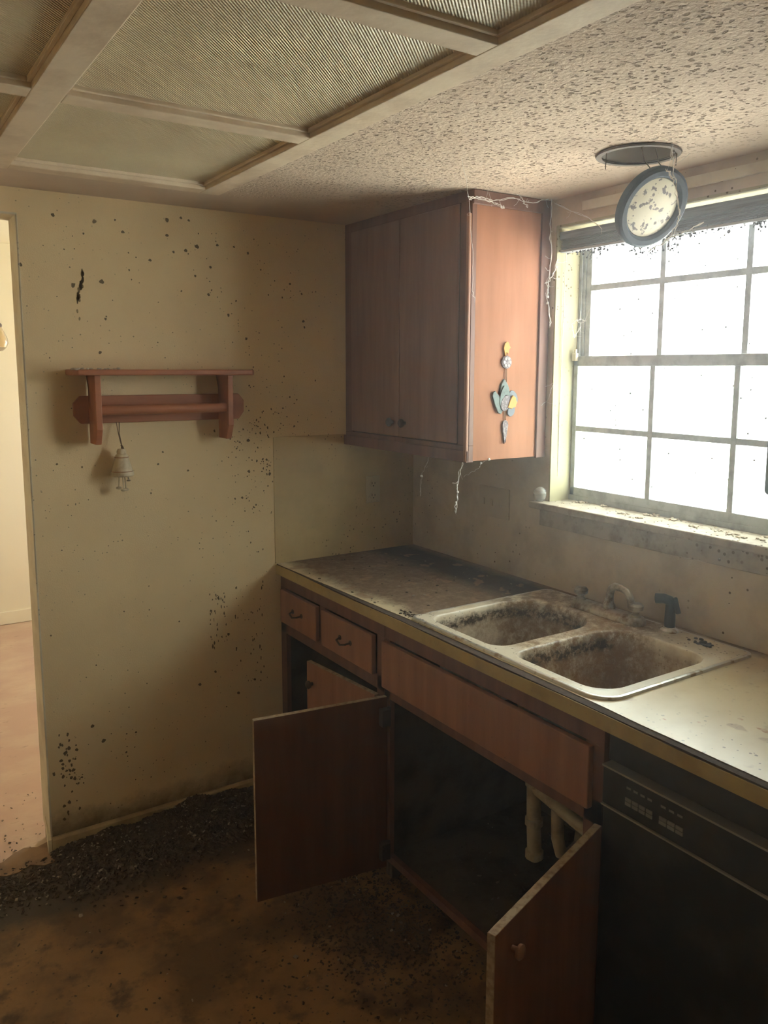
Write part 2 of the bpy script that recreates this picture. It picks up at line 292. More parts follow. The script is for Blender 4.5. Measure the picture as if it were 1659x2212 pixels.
# ---------------------------------------------------------------- mesh helpers
class MB:
    def __init__(s): s.bm = bmesh.new(); s.mi = 0
    def _f(s, vs):
        try:
            f = s.bm.faces.new(vs); f.material_index = s.mi; return f
        except ValueError: return None
    def box(s, x0, x1, y0, y1, z0, z1):
        v = [s.bm.verts.new((x, y, z)) for x in (x0, x1) for y in (y0, y1) for z in (z0, z1)]
        for q in ((0, 1, 3, 2), (4, 6, 7, 5), (0, 4, 5, 1), (2, 3, 7, 6), (0, 2, 6, 4), (1, 5, 7, 3)): s._f([v[i] for i in q])
        return s
    def prism(s, pts, vec):
        """polygon pts (3D, planar) extruded by vec"""
        a = [s.bm.verts.new(p) for p in pts]; b = [s.bm.verts.new(Vector(p)+Vector(vec)) for p in pts]; n = len(a)
        s._f(a[::-1]); s._f(b)
        for i in range(n): s._f([a[i], a[(i+1) % n], b[(i+1) % n], b[i]])
        return s
    def loft(s, rings, cap0=False, cap1=False, closed=True):
        R = [[s.bm.verts.new(p) for p in r] for r in rings]
        for a, b in zip(R, R[1:]):
            n = len(a)
            for i in range(n if closed else n-1): s._f([a[i], a[(i+1) % n], b[(i+1) % n], b[i]])
        if cap0: s._f(R[0][::-1])
        if cap1: s._f(R[-1])
        return R
    def tube(s, pts, r, seg=10, cap=True):
        pts = [Vector(p) for p in pts]; rings = []
        rs = r if isinstance(r, (list, tuple)) else [r]*len(pts)
        t0 = (pts[1]-pts[0]).normalized(); up = Vector((0, 0, 1)) if abs(t0.z) < .9 else Vector((1, 0, 0))
        n = t0.cross(up).normalized()
        for i, p in enumerate(pts):
            t = (pts[min(i+1, len(pts)-1)]-pts[max(i-1, 0)]).normalized()
            n = (n-t*n.dot(t)).normalized(); b = t.cross(n)
            rings.append([p+rs[i]*(cos(2*pi*k/seg)*n+sin(2*pi*k/seg)*b) for k in range(seg)])
        s.loft(rings, cap, cap); return s
    def lathe(s, prof, origin, axis=(0, 0, 1), seg=32):
        """prof: (radius, height) list along axis"""
        o = Vector(origin); a = Vector(axis).normalized(); u = a.orthogonal().normalized(); v = a.cross(u); rings = []
        for r, h in prof: rings.append([o+a*h+max(r, 1e-5)*(cos(2*pi*k/seg)*u+sin(2*pi*k/seg)*v) for k in range(seg)])
        s.loft(rings, True, True); return s
    def ball(s, c, r, sc=(1, 1, 1), seg=16):
        m = bmesh.new(); bmesh.ops.create_uvsphere(m, u_segments=seg, v_segments=seg//2+2, radius=r)
        vm = {v: s.bm.verts.new((c[0]+v.co.x*sc[0], c[1]+v.co.y*sc[1], c[2]+v.co.z*sc[2])) for v in m.verts}
        for f in m.faces: s._f([vm[v] for v in f.verts])
        m.free(); return s
    def build(s, name, mats, parent=None, smooth=False, bevel=0, origin=None):
        if not isinstance(mats, (list, tuple)): mats = [mats]
        bmesh.ops.recalc_face_normals(s.bm, faces=s.bm.faces)
        if origin is None and parent is None:
            xs = [v.co for v in s.bm.verts]
            origin = Vector(((min(c.x for c in xs)+max(c.x for c in xs))/2, (min(c.y for c in xs)+max(c.y for c in xs))/2, min(c.z for c in xs)))
        off = Vector(origin) if parent is None else abs_loc(parent)
        bmesh.ops.translate(s.bm, verts=s.bm.verts, vec=-off)
        me = bpy.data.meshes.new(name); s.bm.to_mesh(me); s.bm.free()
        for m in mats: me.materials.append(m)
        o = bpy.data.objects.new(name, me); S.collection.objects.link(o)
        if parent is not None: o.parent = parent
        else: o.location = off
        if smooth:
            for p in me.polygons: p.use_smooth = True
            if smooth != 'all':
                for e in me.edges: pass
                try: me.set_sharp_from_angle(angle=radians(38))
                except Exception: pass
        if bevel:
            b = o.modifiers.new('bevel', 'BEVEL'); b.width = bevel; b.segments = 2; b.limit_method = 'ANGLE'
        return o
def abs_loc(o):
    v = Vector((0, 0, 0))
    while o is not None: v += o.location; o = o.parent
    return v
def thing(name, label, cat, loc, group=None):
    o = bpy.data.objects.new(name, None); o.empty_display_size = .05; S.collection.objects.link(o); o.location = loc
    o['label'] = label; o['category'] = cat
    if group: o['group'] = group
    return o
def tag(o, label, cat, group=None, kind=None):
    o['label'] = label; o['category'] = cat
    if group: o['group'] = group
    if kind: o['kind'] = kind
    return o
def struct(o): o['kind'] = 'structure'; return o
def rrect(x0, x1, y0, y1, rad, z, n=8):
    """rounded rectangle; rad = radii at (x1,y1),(x0,y1),(x0,y0),(x1,y0)"""
    out = []
    for (cx, cy, a0, r) in ((x1-rad[0], y1-rad[0], 0, rad[0]), (x0+rad[1], y1-rad[1], 90, rad[1]), (x0+rad[2], y0+rad[2], 180, rad[2]), (x1-rad[3], y0+rad[3], 270, rad[3])):
        for i in range(n+1):
            a = radians(a0+90*i/n); out.append(Vector((cx+r*cos(a), cy+r*sin(a), z)))
    return out
def sheet(outer, holes, z0, z1=None):
    """flat sheet with holes, filled by triangles, given thickness z0..z1"""
    mb = MB(); loops = []
    for loop in [outer]+holes:
        vs = [mb.bm.verts.new((p[0], p[1], z1 if z1 is not None else z0)) for p in loop]; loops.append(vs)
        for i in range(len(vs)): mb.bm.edges.new((vs[i], vs[(i+1) % len(vs)]))
    bmesh.ops.triangle_fill(mb.bm, use_beauty=True, use_dissolve=False, edges=mb.bm.edges[:])
    if z1 is not None:
        top = mb.bm.faces[:]; vm = {}
        for v in mb.bm.verts[:]: vm[v] = mb.bm.verts.new((v.co.x, v.co.y, z0))
        for f in top: mb._f([vm[v] for v in reversed(f.verts)])
        for vs in loops:
            for i in range(len(vs)):
                a, b = vs[i], vs[(i+1) % len(vs)]; mb._f([a, b, vm[b], vm[a]])
    return mb

SPOTS = [(-1.415, 2.15, 6.8), (-1.287, 2.142, 7.6), (-1.22, 2.154, 3.8), (-1.044, 2.171, 8.4), (-0.995, 2.183, 4.6), (-0.967, 2.177, 4.6), (-1.196, 2.117, 6.1), (-1.046, 2.12, 6.1), (-1.323, 2.101, 3.8), (-1.358, 2.09, 2.3), (-1.386, 2.046, 3.0), (-1.354, 2.05, 2.3), (-0.933, 2.136, 3.0), (-0.884, 2.14, 2.3), (-0.94, 2.091, 8.4), (-0.981, 2.074, 6.8), (-1.025, 2.066, 5.3), (-0.972, 2.064, 3.0), (-0.869, 2.115, 3.0), (-0.864, 2.102, 5.3), (-0.801, 2.101, 4.6), (-0.747, 2.084, 5.3), (-0.722, 2.135, 3.0), (-0.659, 2.126, 2.3), (-1.18, 2.051, 3.0), (-1.155, 2.038, 3.0), (-1.108, 2.032, 5.3), (-1.52, 1.989, 6.1), (-1.371, 1.991, 2.3), (-1.18, 1.995, 3.8), (-1.173, 1.964, 3.0), (-0.892, 2.024, 5.3), (-0.949, 1.99, 4.6), (-0.954, 2.01, 2.3), (-1.363, 1.935, 9.1), (-1.272, 1.951, 8.4), (-1.001, 1.935, 3.8), (-0.902, 1.928, 6.1), (-0.89, 1.944, 3.8), (-0.896, 1.974, 3.0), (-0.905, 2.052, 2.3), (-0.853, 1.94, 2.3), (-0.797, 1.911, 3.8), (-0.828, 1.859, 6.1), (-0.76, 1.776, 6.1), (-1.265, 1.83, 5.3), (-1.262, 1.838, 3.0), (-0.668, 1.939, 3.8), (-0.611, 1.932, 3.8), (-0.578, 1.984, 5.3), (-0.529, 1.949, 4.6), (-0.697, 2.028, 3.8), (-0.7, 2.06, 2.3), (-0.523, 1.847, 5.3), (-0.519, 1.825, 5.3), (-1.415, 1.896, 2.3), (-1.287, 1.719, 6.1), (-1.037, 1.791, 2.3), (-1.116, 1.856, 1.5), (-1.239, 1.892, 2.3), (-1.091, 1.756, 2.3), (-1.105, 1.332, 4.6), (-1.087, 1.374, 3.8), (-0.997, 1.302, 4.6), (-0.761, 1.283, 6.8), (-0.797, 1.39, 9.1), (-0.761, 1.4, 6.8), (-0.734, 1.452, 9.1), (-0.695, 1.301, 9.1), (-0.675, 1.268, 7.6), (-0.687, 1.323, 5.3), (-1.507, 1.862, 2.3), (-1.447, 1.7, 3.0), (-0.543, 2.114, 2.3), (-1.257, 1.75, 2.3), (-1.134, 1.231, 3.8), (-0.79, 1.185, 5.3), (-1.442, 1.353, 3.8), (-1.363, 1.338, 4.6), (-0.701, 1.204, 3.0), (-0.568, 1.446, 4.6), (-1.49, 0.776, 3.9), (-1.154, 0.897, 3.1), (-1.245, 0.819, 3.1), (-1.156, 0.81, 3.1), (-1.048, 0.748, 3.9), (-0.858, 0.665, 7.0), (-0.914, 0.528, 5.5), (-0.977, 0.491, 7.0), (-0.823, 0.423, 7.0), (-1.37, 0.425, 7.0), (-1.335, 0.362, 7.8), (-1.348, 0.643, 3.1), (-1.427, 0.353, 6.3), (-1.464, 0.289, 17.2), (-1.422, 0.247, 10.2), (-1.441, 0.282, 7.8), (-1.258, 0.298, 3.9), (-1.221, 0.364, 3.9), (-0.827, 0.604, 4.7), (-0.873, 0.379, 3.1), (-1.479, 0.111, 7.0), (-1.477, 0.159, 6.3), (-0.754, 0.463, 5.5), (-1.173, 0.179, 3.1)]
WEBS = {
'diag': [(-0.646, -0.9, 2.128), (-0.578, -0.9, 2.064), (-0.502, -0.9, 1.994), (-0.429, -0.9, 1.93), (-0.394, -0.9, 1.883)] ,
'top1': [(-0.367, -0.8, 2.184), (-0.336, -0.8, 2.194), (-0.303, -0.8, 2.195), (-0.261, -0.8, 2.184), (-0.232, -0.8, 2.175)] ,
'top2': [(-0.18, -0.8, 2.226), (-0.154, -0.8, 2.216), (-0.14, -0.8, 2.198), (-0.123, -0.8, 2.185)] ,
'top3': [(-0.373, -0.8, 2.191), (-0.28, -0.8, 2.185), (-0.184, -0.8, 2.207), (-0.103, -0.8, 2.202), (-0.021, -0.8, 2.225)] ,
'r1': [(-0.02, -0.736, 2.067), (-0.02, -0.761, 1.996), (-0.02, -0.78, 1.941), (-0.02, -0.798, 1.887), (-0.02, -0.815, 1.832), (-0.02, -0.812, 1.81)] ,
'r2': [(-0.02, -0.803, 2.222), (-0.02, -0.801, 2.119), (-0.02, -0.807, 2.029), (-0.02, -0.797, 1.955), (-0.02, -0.797, 1.909)] ,
'r3': [(-0.02, -0.839, 2.026), (-0.02, -0.822, 1.983), (-0.02, -0.801, 1.961), (-0.02, -0.78, 1.944)] ,
'r4': [(-0.02, -0.821, 2.205), (-0.02, -0.964, 2.139), (-0.02, -1.023, 2.096)] ,
'b1': [(-0.336, -0.75, 1.368), (-0.336, -0.734, 1.33), (-0.336, -0.725, 1.29), (-0.336, -0.728, 1.264), (-0.336, -0.721, 1.228), (-0.336, -0.72, 1.193)] ,
'b2': [(-0.3, -0.518, 1.364), (-0.3, -0.493, 1.318), (-0.3, -0.474, 1.286), (-0.3, -0.469, 1.249), (-0.3, -0.467, 1.211)] ,
'b3': [(-0.25, -0.781, 1.372), (-0.25, -0.744, 1.356), (-0.25, -0.735, 1.34), (-0.25, -0.696, 1.323), (-0.25, -0.652, 1.299)] ,
'd1': [(-0.25, -1.443, 2.234), (-0.25, -1.45, 2.183), (-0.25, -1.46, 2.137), (-0.25, -1.472, 2.085), (-0.25, -1.48, 2.049), (-0.25, -1.475, 2.019), (-0.25, -1.445, 1.989), (-0.25, -1.39, 1.967)] ,
'd2': [(-0.25, -1.55, 2.019), (-0.25, -1.496, 2.001), (-0.25, -1.459, 1.996), (-0.25, -1.425, 1.98)] ,
'd3': [(-0.25, -1.399, 2.171), (-0.25, -1.423, 2.17), (-0.25, -1.445, 2.154), (-0.25, -1.458, 2.127)] ,
's1': [(-0.02, -0.839, 1.625), (-0.02, -0.815, 1.57), (-0.02, -0.773, 1.529), (-0.02, -0.73, 1.503)] ,
's2': [(-0.02, -0.724, 1.603), (-0.02, -0.759, 1.592), (-0.02, -0.778, 1.569), (-0.02, -0.756, 1.537), (-0.02, -0.763, 1.497)] ,
'l1': [(0.05, -0.84, 1.834), (0.05, -0.874, 1.82), (0.05, -0.906, 1.824), (0.05, -0.873, 1.835), (0.05, -0.845, 1.818), (0.05, -0.855, 1.772), (0.05, -0.885, 1.809)] ,
}
FRINGE = [(0.015, -0.947, 2.031), (0.015, -0.995, 2.033), (0.015, -1.13, 2.031), (0.015, -1.143, 2.016), (0.015, -1.191, 2.01), (0.015, -1.247, 2.03), (0.015, -1.256, 2.009), (0.015, -1.285, 2.038), (0.015, -1.323, 2.046), (0.015, -1.418, 2.045), (0.015, -1.526, 2.04), (0.015, -1.546, 2.034)]
SILLC = [(0.073, -0.906, 1.217), (0.178, -0.89, 1.217), (0.083, -0.991, 1.217), (0.02, -1.117, 1.217), (-0.002, -1.189, 1.217), (0.061, -1.182, 1.217), (0.08, -1.194, 1.217), (0.056, -1.272, 1.217), (0.081, -1.27, 1.217), (0.026, -1.382, 1.217), (0.034, -1.46, 1.217), (0.018, -1.496, 1.217), (0.002, -1.545, 1.217), (0.022, -1.587, 1.217), (0.055, -1.579, 1.217)]

# ================================================================= SETTING
H = 2.222
XD = -1.523            # doorway jamb
def mk_wall_back():
    mb = MB()
    mb.box(XD, .15, 0, .12, 0, 2.46)
    mb.box(-2.46, XD, 0, .12, 2.142, 2.46)
    mb.box(-3.2, -2.46, 0, .12, 0, 2.46)
    rnd = random.Random(3)
    def blob(x, z, r, mi, sx_=1, sz_=1):
        mb.mi = mi; n = 11; ph = rnd.random()*6
        vs = [mb.bm.verts.new((x+r*sx_*(1+.22*sin(2*a+ph)+.12*rnd.uniform(-1, 1))*cos(a), -.0008, z+r*sz_*(1+.22*cos(3*a+ph)+.12*rnd.uniform(-1, 1))*sin(a))) for a in [2*pi*k/n for k in range(n)]]
        mb._f(vs)
    for x, z, r in SPOTS:
        if r > 8.5 and z < 1.5:      # ragged mould patches are clusters of small marks
            for k in range(14): blob(x+rnd.gauss(0, r*1.2e-3), z+rnd.gauss(0, r*1.5e-3), rnd.uniform(.1, .35)*r*1e-3, 1)
        else: blob(x, z, r*.86e-3*rnd.uniform(.9, 1.1), 1)
    for k in range(170):               # dense small specks to the right of the towel holder
        x = rnd.gauss(-.66, .10); z = rnd.gauss(1.33, .16)
        if x < -.45: blob(x, z, rnd.uniform(.0010, .0032), 1, 1, rnd.uniform(.6, 1.8))
    for k in range(46): blob(rnd.uniform(-.93, -.86), rnd.uniform(.62, .84), rnd.uniform(.001, .003), 1, 1, rnd.uniform(1.2, 3.2))
    for k in range(40): blob(rnd.uniform(-.83, -.70), rnd.uniform(.45, .85), rnd.uniform(.001, .003), 1, 1, rnd.uniform(1.2, 3.2))
    for k in range(60): blob(rnd.uniform(-1.5, -.7), rnd.uniform(.15, 2.15), rnd.uniform(.0008, .0020), 1)
    for k in range(26): blob(-1.463+rnd.gauss(0, .025), rnd.uniform(.12, .42), rnd.uniform(.002, .005), 1, 1, 1.5)
    st = [(-1.332, 1.971), (-1.334, 1.956), (-1.339, 1.928), (-1.347, 1.909), (-1.35, 1.883), (-1.353, 1.846), (-1.354, 1.824)]
    for i, (x, z) in enumerate(st):
        for k in range(5 if i < 5 else 1):
            blob(x+rnd.gauss(0, .002), z+rnd.gauss(0, .007), rnd.uniform(.003, .0062)*(1 if i < 5 else .7), 2 if k != 1 else 1, .8, 1.6)
    return struct(mb.build('wall_back', [M['wall'], M['spot'], M['smear']]))
mk_wall_back()
YA, YB, ZA, ZB = -.81, -1.76, 1.212, 2.137       # window opening in the right wall
mb = MB()
mb.box(0, .15, YA, 0, 0, 2.46); mb.box(0, .15, YB, YA, 0, ZA); mb.box(0, .15, YB, YA, ZB, 2.46); mb.box(0, .15, -4.2, YB, 0, 2.46)
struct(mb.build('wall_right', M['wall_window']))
struct(MB().box(-3.35, -3.2, -4.2, .12, 0, 2.46).build('wall_left', M['wall']))
struct(MB().box(-3.35, .15, -4.35, -4.2, 0, 2.46).build('wall_front', M['wall']))
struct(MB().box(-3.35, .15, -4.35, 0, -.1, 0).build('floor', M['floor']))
# ceiling with the round hole of the recessed light
CANC = (-.245, -1.34); CANR = .098
hole = [(CANC[0]+CANR*cos(2*pi*k/40), CANC[1]+CANR*sin(2*pi*k/40)) for k in range(40)]
struct(sheet([(-3.2, -4.2), (0, -4.2), (0, 0), (-3.2, 0)], [hole], H, H+.012).build('ceiling', M['ceiling']))
struct(MB().box(-3.35, .15, -4.35, .12, 2.46, 2.5).build('ceiling_attic', M['mullion_white']))
# lining of the doorway and the broken bit of skirting at its foot
mb = MB(); mb.box(XD-.004, XD+.002, -.002, .122, .06, 2.146); mb.box(-2.46, XD, -.002, .122, 2.139, 2.146)
struct(mb.build('trim_1', M['trim_white'], bevel=.001))
mb = MB(); mb.prism([(XD-.008, -.004, 0), (XD-.008, .03, 0), (XD-.008, .10, .045), (XD-.008, .075, .10), (XD-.008, .03, .075), (XD-.008, -.004, .05)], (.012, 0, 0))
o = tag(mb.build('skirting_offcut', M['trim_white']), 'broken pale end of skirting board at the foot of the doorway jamb', 'trim piece')
o.rotation_euler.z = radians(-6)
mb = MB(); mb.prism([(XD, -.014, 0), (XD, -.014, .05), (XD, -.008, .058), (XD, 0, .058), (XD, 0, 0)], (XD*-1-.64, 0, 0))
struct(mb.build('baseboard_back', M['base_trim']))
# neighbouring room seen through the doorway
struct(MB().box(-3.4, .65, 0, 2.95, -.1, -.002).build('floor_next_room', M['next_floor']))
struct(MB().box(-3.4, .65, 2.85, 2.97, 0, 2.44).build('wall_next_room_far', M['next_wall']))
struct(MB().box(-3.4, -3.2, .12, 2.85, 0, 2.44).build('wall_next_room_left', M['next_wall']))
mb = MB(); mb.box(.6, .72, .12, 1.4, 0, 2.44); mb.box(.6, .72, 2.2, 2.85, 0, 2.44); mb.box(.6, .72, 1.4, 2.2, 0, .9); mb.box(.6, .72, 1.4, 2.2, 2.0, 2.44)
mb.box(.15, .72, 0, .12, 0, 2.44)
struct(mb.build('wall_next_room_right', M['next_wall']))
struct(MB().box(-3.4, .72, .12, 2.97, 2.44, 2.5).build('ceiling_next_room', M['next_wall']))
mb = MB(); mb.box(-3.2, .6, 2.838, 2.85, 0, .085)
struct(mb.build('baseboard_next_room', M['next_wall'], bevel=.003))
# torn edge where the two floorings meet
mb = MB(); rnd = random.Random(5)
top = [(-2.46+i*(XD+2.46)/24, .02+rnd.uniform(-.012, .018)+.05*(i > 20)) for i in range(25)]
bot = [(x, -.045+rnd.uniform(-.02, .015)) for x, y in reversed(top)]
mb.prism([(x, y, 0) for x, y in top+bot], (0, 0, .003))
struct(mb.build('trim_2', mat('threshold_strip', (.25, .15, .08), .8, alt=(.16, .09, .05), alt_scale=12)))
# ground outside
struct(MB().box(.2, 14, -12, 9, -.6, -.5).build('ground_outside', mat('pale_ground', (.62, .60, .54), .9)))
mb = MB(); mb.box(.15, .75, -6, .0, 2.34, 2.46); mb.box(.73, .77, -6, 0, 2.28, 2.48)
struct(mb.build('sky_block_eave', M['mullion_white']))  # unseen overhang added to hold back light from the high sky

# ------------------------------------------------------------ window
win = thing('window_1', 'x', 'window', (.1, (YA+YB)/2, ZA)); del win['label'], win['category']; struct(win)
mb = MB(); mb.box(-.001, .152, YA-.006, YA+.001, ZA, ZB); mb.box(-.001, .152, YB-.001, YB+.006, ZA, ZB); mb.box(-.001, .152, YB, YA, ZB-.006, ZB+.001)
mb.build('jamb_lining', M['jamb'], win)
mb = MB()
F0, F1 = .093, .150
mb.box(F0+.02, F1, YA-.006-.024, YA-.006, ZA, ZB-.006); mb.box(F0+.02, F1, YB+.006, YB+.03, ZA, ZB-.006)
mb.box(F0+.02, F1, YB+.006, YA-.006, ZB-.03, ZB-.006); mb.box(F0-.004, F1, YB+.006, YA-.006, ZA, ZA+.020)
mb.box(F0+.014, F0+.02, YA-.018, YA-.006, ZA, ZB-.03); mb.box(F0+.014, F0+.02, YB+.006, YB+.018, ZA, ZB-.03)
mb.build('window_frame', M['alu'], win, bevel=.0015)
VY = [(-1.140, -1.158), (-1.430, -1.448)]
def sash(name, x0, x1, ya, yb, za, zb, stile, rail_b, rail_t, vbars, hbar, glass):
    mb = MB(); mb.box(x0, x1, ya-stile, ya, za, zb); mb.box(x0, x1, yb, yb+stile, za, zb)
    mb.box(x0, x1, yb, ya, za, za+rail_b); mb.box(x0, x1, yb, ya, zb-rail_t, zb)
    s = mb.build(name, M['alu'], win, bevel=.0015)
    xm = (x0+x1)/2
    mb = MB()
    for a, b in vbars: mb.box(xm-.008, xm+.008, b, a, za+rail_b, zb-rail_t)
    mb.box(xm-.0075, xm+.0075, yb+stile, ya-stile, hbar[0], hbar[1])
    mb.build('muntin_bars', M['alu'], s)
    MB().box(xm-.001, xm+.001, yb+stile*.5, ya-stile*.5, za+rail_b*.5, zb-rail_t*.5).build('glass_pane', M[glass], s)
    return s
lower = sash('lower_sash', F0-.002, F0+.016, YA-.010, YB+.010, ZA+.016, 1.712, .018, .032, .034, VY, (1.456, 1.474), 'glass_low')
upper = sash('upper_sash', F0+.024, F0+.042, YA-.03, YB+.03, 1.690, ZB-.03, .022, .022, .02, VY, (1.930, 1.949), 'glass_up')
mb = MB(); mb.box(F0-.016, F0-.002, YA-.030, YA-.012, 1.695, 1.722); mb.box(F0-.012, F0-.004, YA-.026, YA-.016, 1.722, 1.735)
mb.build('sash_latch', M['trim_white'], win, bevel=.002)
mb = MB(); mb.box(-.052, F0+.01, YB-.05, YA+.045, 1.190, 1.214)
mb.build('window_sill', M['sill'], win, bevel=.004)
mb = MB(); mb.box(-.018, 0, YB-.03, YA+.025, 1.128, 1.19)
mb.build('apron', M['sill'], win, bevel=.003)
struct(MB().box(-.013, 0, -1.86, -.93, 2.167, 2.196).build('trim_3', M['trim_white'], bevel=.002))

# raised slat blind packed under the window head
bl = thing('window_blind', 'grey blue slat blind raised into a dusty stack at the top of the window', 'blind', (.02, (YA+YB)/2, 2.052))
MB().box(.004, .040, YB+.012, YA-.010, 2.092, 2.116).build('headrail', M['blind'], bl, bevel=.002)
mb = MB()
for k in range(9):
    z = 2.060+k*.0036; dx = .001*((k*7) % 3)
    mb.box(.008-dx, .036-dx, YB+.016, YA-.014-.002*(k % 2), z, z+.0018)
mb.build('slats', M['blind'], bl)
MB().box(.006, .038, YB+.014, YA-.012, 2.050, 2.058).build('bottom_rail', mat('pale_blind_rail', (.42, .44, .48), .6), bl, bevel=.002)
mb = MB(); mb.tube([(.030, -.826, 2.06), (.030, -.822, 1.8), (.031, -.818, 1.5), (.033, -.8165, 1.30)], .0013, 6)
mb.build('pull_cord', M['trim_white'], bl, smooth=True)

# ------------------------------------------------------------ grid ceiling light
cl = thing('ceiling_light', 'large boxed ceiling light with painted wooden grid and ribbed plastic panels', 'ceiling light', (-1.6, -1.3, H))
BX = [(-1.057, -.994), (-1.662, -1.598), (-2.27, -2.206)]
BY = [(-.402, -.345), (-1.062, -1.004), (-1.722, -1.664), (-2.38, -2.322), (-3.04, -2.98)]
ZB_ = 2.199
mb = MB()
def bar(x0, x1, y0, y1, c=.010, lip=0):
    mb.box(x0, x1, y0, y1, ZB_, H-.001)
for a, b in BX: bar(a, b, BY[-1][0], BY[0][1])
for k, (a, b) in enumerate(BY):
    for (x0, x1) in ((BX[1][1], BX[0][0]), (BX[2][1], BX[1][0])): bar(x0, x1, a, b)
fr = mb.build('light_frame', M['frame_paint'], cl, bevel=.002)
mb = MB()
for i in range(2):
    for j in range(4):
        x0, x1 = BX[i+1][1], BX[i][0]; y0, y1 = BY[j+1][1], BY[j][0]; q = .009; z0 = ZB_+.011
        for (a, b, c, d) in ((x0, x0+q, y0, y1), (x1-q, x1, y0, y1), (x0+q, x1-q, y0, y0+q), (x0+q, x1-q, y1-q, y1)): mb.box(a, b, c, d, z0, H-.001)
mb.build('inner_moulding', M['frame_paint'], fr, bevel=.002)
for i in range(2):
    for j in range(4):
        x0, x1 = BX[i+1][1], BX[i][0]; y0, y1 = BY[j+1][1], BY[j][0]
        MB().box(x0, x1, y0, y1, H-.0035, H-.0005).build('diffuser_panel', M['diffuser'], cl)

# ------------------------------------------------------------ recessed can light with its trim hanging down
rc = thing('recessed_light', 'recessed round ceiling light near the window with dark blue ring and speckled lens hanging loose', 'ceiling light', (CANC[0], CANC[1], H))
mb = MB(); rings = []
for r, z in ((CANR, H+.001), (CANR-.003, H+.06), (CANR-.02, H+.10)): rings.append([(CANC[0]+r*cos(2*pi*k/40), CANC[1]+r*sin(2*pi*k/40), z) for k in range(40)])
mb.loft(rings, False, True); mb.build('can', M['can'], rc, smooth=True)
mb = MB(); mb.lathe([(CANR-.006, -.004), (CANR+.008, -.004), (CANR+.010, 0), (CANR+.006, .003), (CANR-.004, .003)], (CANC[0], CANC[1], H-.003), seg=48)
mb.bm.faces.ensure_lookup_table()
for f in [f for f in mb.bm.faces if len(f.verts) > 4]: mb.bm.faces.remove(f)
mb.build('can_rim', M['rust'], rc, smooth=True)
for a, L in ((200, .045), (262, .02), (320, .05), (345, .035)):
    p = Vector((CANC[0]+.095*cos(radians(a-35)), CANC[1]+.095*sin(radians(a-35)), H-.002))
    MB().tube([p, p+Vector((.001, .002, -L*.5)), p+Vector((-.001, .001, -L))], .0012, 6).build('loose_wire', M['rust'], rc)
cc = Vector((-.23, -1.380, 2.081)); nn = Vector((-.13, -.862, -.484)).normalized(); R_ = .105
mb = MB()
mb.lathe([(R_*.74, -.004), (R_*.745, .004), (R_*.80, .010), (R_*.92, .011), (R_*.985, .006), (R_, -.004), (R_*.985, -.012), (R_*.80, -.016), (R_*.70, -.016), (R_*.70, -.008)], cc, nn, 64)
for f in [f for f in mb.bm.faces if len(f.verts) > 4]: mb.bm.faces.remove(f)
mb.build('trim_ring', M['light_ring'], rc, smooth=True)
mb = MB(); mb.lathe([(R_*.735, -.010), (R_*.74, -.003), (R_*.72, .0), (R_*.45, .0035), (R_*.2, .0045), (0, .0048)], cc, nn, 48)
mb.build('lens', M['lens'], rc, smooth=True)
t = nn.cross(Vector((0, 0, 1))).normalized(); up = t.cross(nn).normalized()
for s_ in (-.35, .55):
    p = cc-nn*.014+up*R_*.80+t*s_*R_*.5; q = Vector((p.x, p.y+.04, H+.01)); q = Vector((max(min(q.x, CANC[0]+.07), CANC[0]-.07), q.y, q.z))
    MB().tube([p, (p+q)/2+Vector((0, .01, 0)), q], .0014, 6).build('retaining_spring', M['rust'], rc)

# ------------------------------------------------------------ backsplash, outlets
tag(MB().box(-.658, -.003, -.003, 0, .914, 1.407).build('backsplash_panel', M['backsplash']), 'darker yellow backsplash panel above the counter on the back wall', 'backsplash')
def outlet(mb_plate_args, name, label, cat): pass
ot = thing('electrical_outlet', 'yellowed duplex outlet on the backsplash under the wall cabinet', 'outlet', (-.211, -.003, 1.115))
MB().box(-.245, -.177, -.010, -.003, 1.116, 1.228).build('cover_plate', M['outlet'], ot, bevel=.003)
for z in (1.196, 1.146):
    mb = MB(); mb.lathe([(.016, 0), (.016, .002), (.0, .002)], (-.211, -.010, z), (0, -1, 0), 20); s_ = mb.build('receptacle', M['outlet'], ot)
    mb = MB(); mb.box(-.219, -.217, -.0135, -.0125, z-.002, z+.008); mb.box(-.205, -.203, -.0135, -.0125, z-.002, z+.006); mb.lathe([(.0025, 0), (.0025, .001)], (-.211, -.0125, z-.009), (0, -1, 0), 10)
    mb.build('slots', M['slot'], s_)
sw = thing('switch_plate', 'wide wall coloured switch plate low on the window wall, left of the sill', 'switch plate', (0, -.53, 1.113))
MB().box(-.007, 0, -.614, -.446, 1.114, 1.230).build('cover_plate', mat('dirty_switch_plate', (.55, .46, .34), .6, specks=(.10, .07, .04), speck_scale=90, speck_r=.2), sw, bevel=.003)
for k in range(3): MB().box(-.012, -.007, -.475-.048*k-.006, -.475-.048*k+.006, 1.158, 1.184)  .build('toggle', bpy.data.materials['dirty_switch_plate'], sw, bevel=.002)

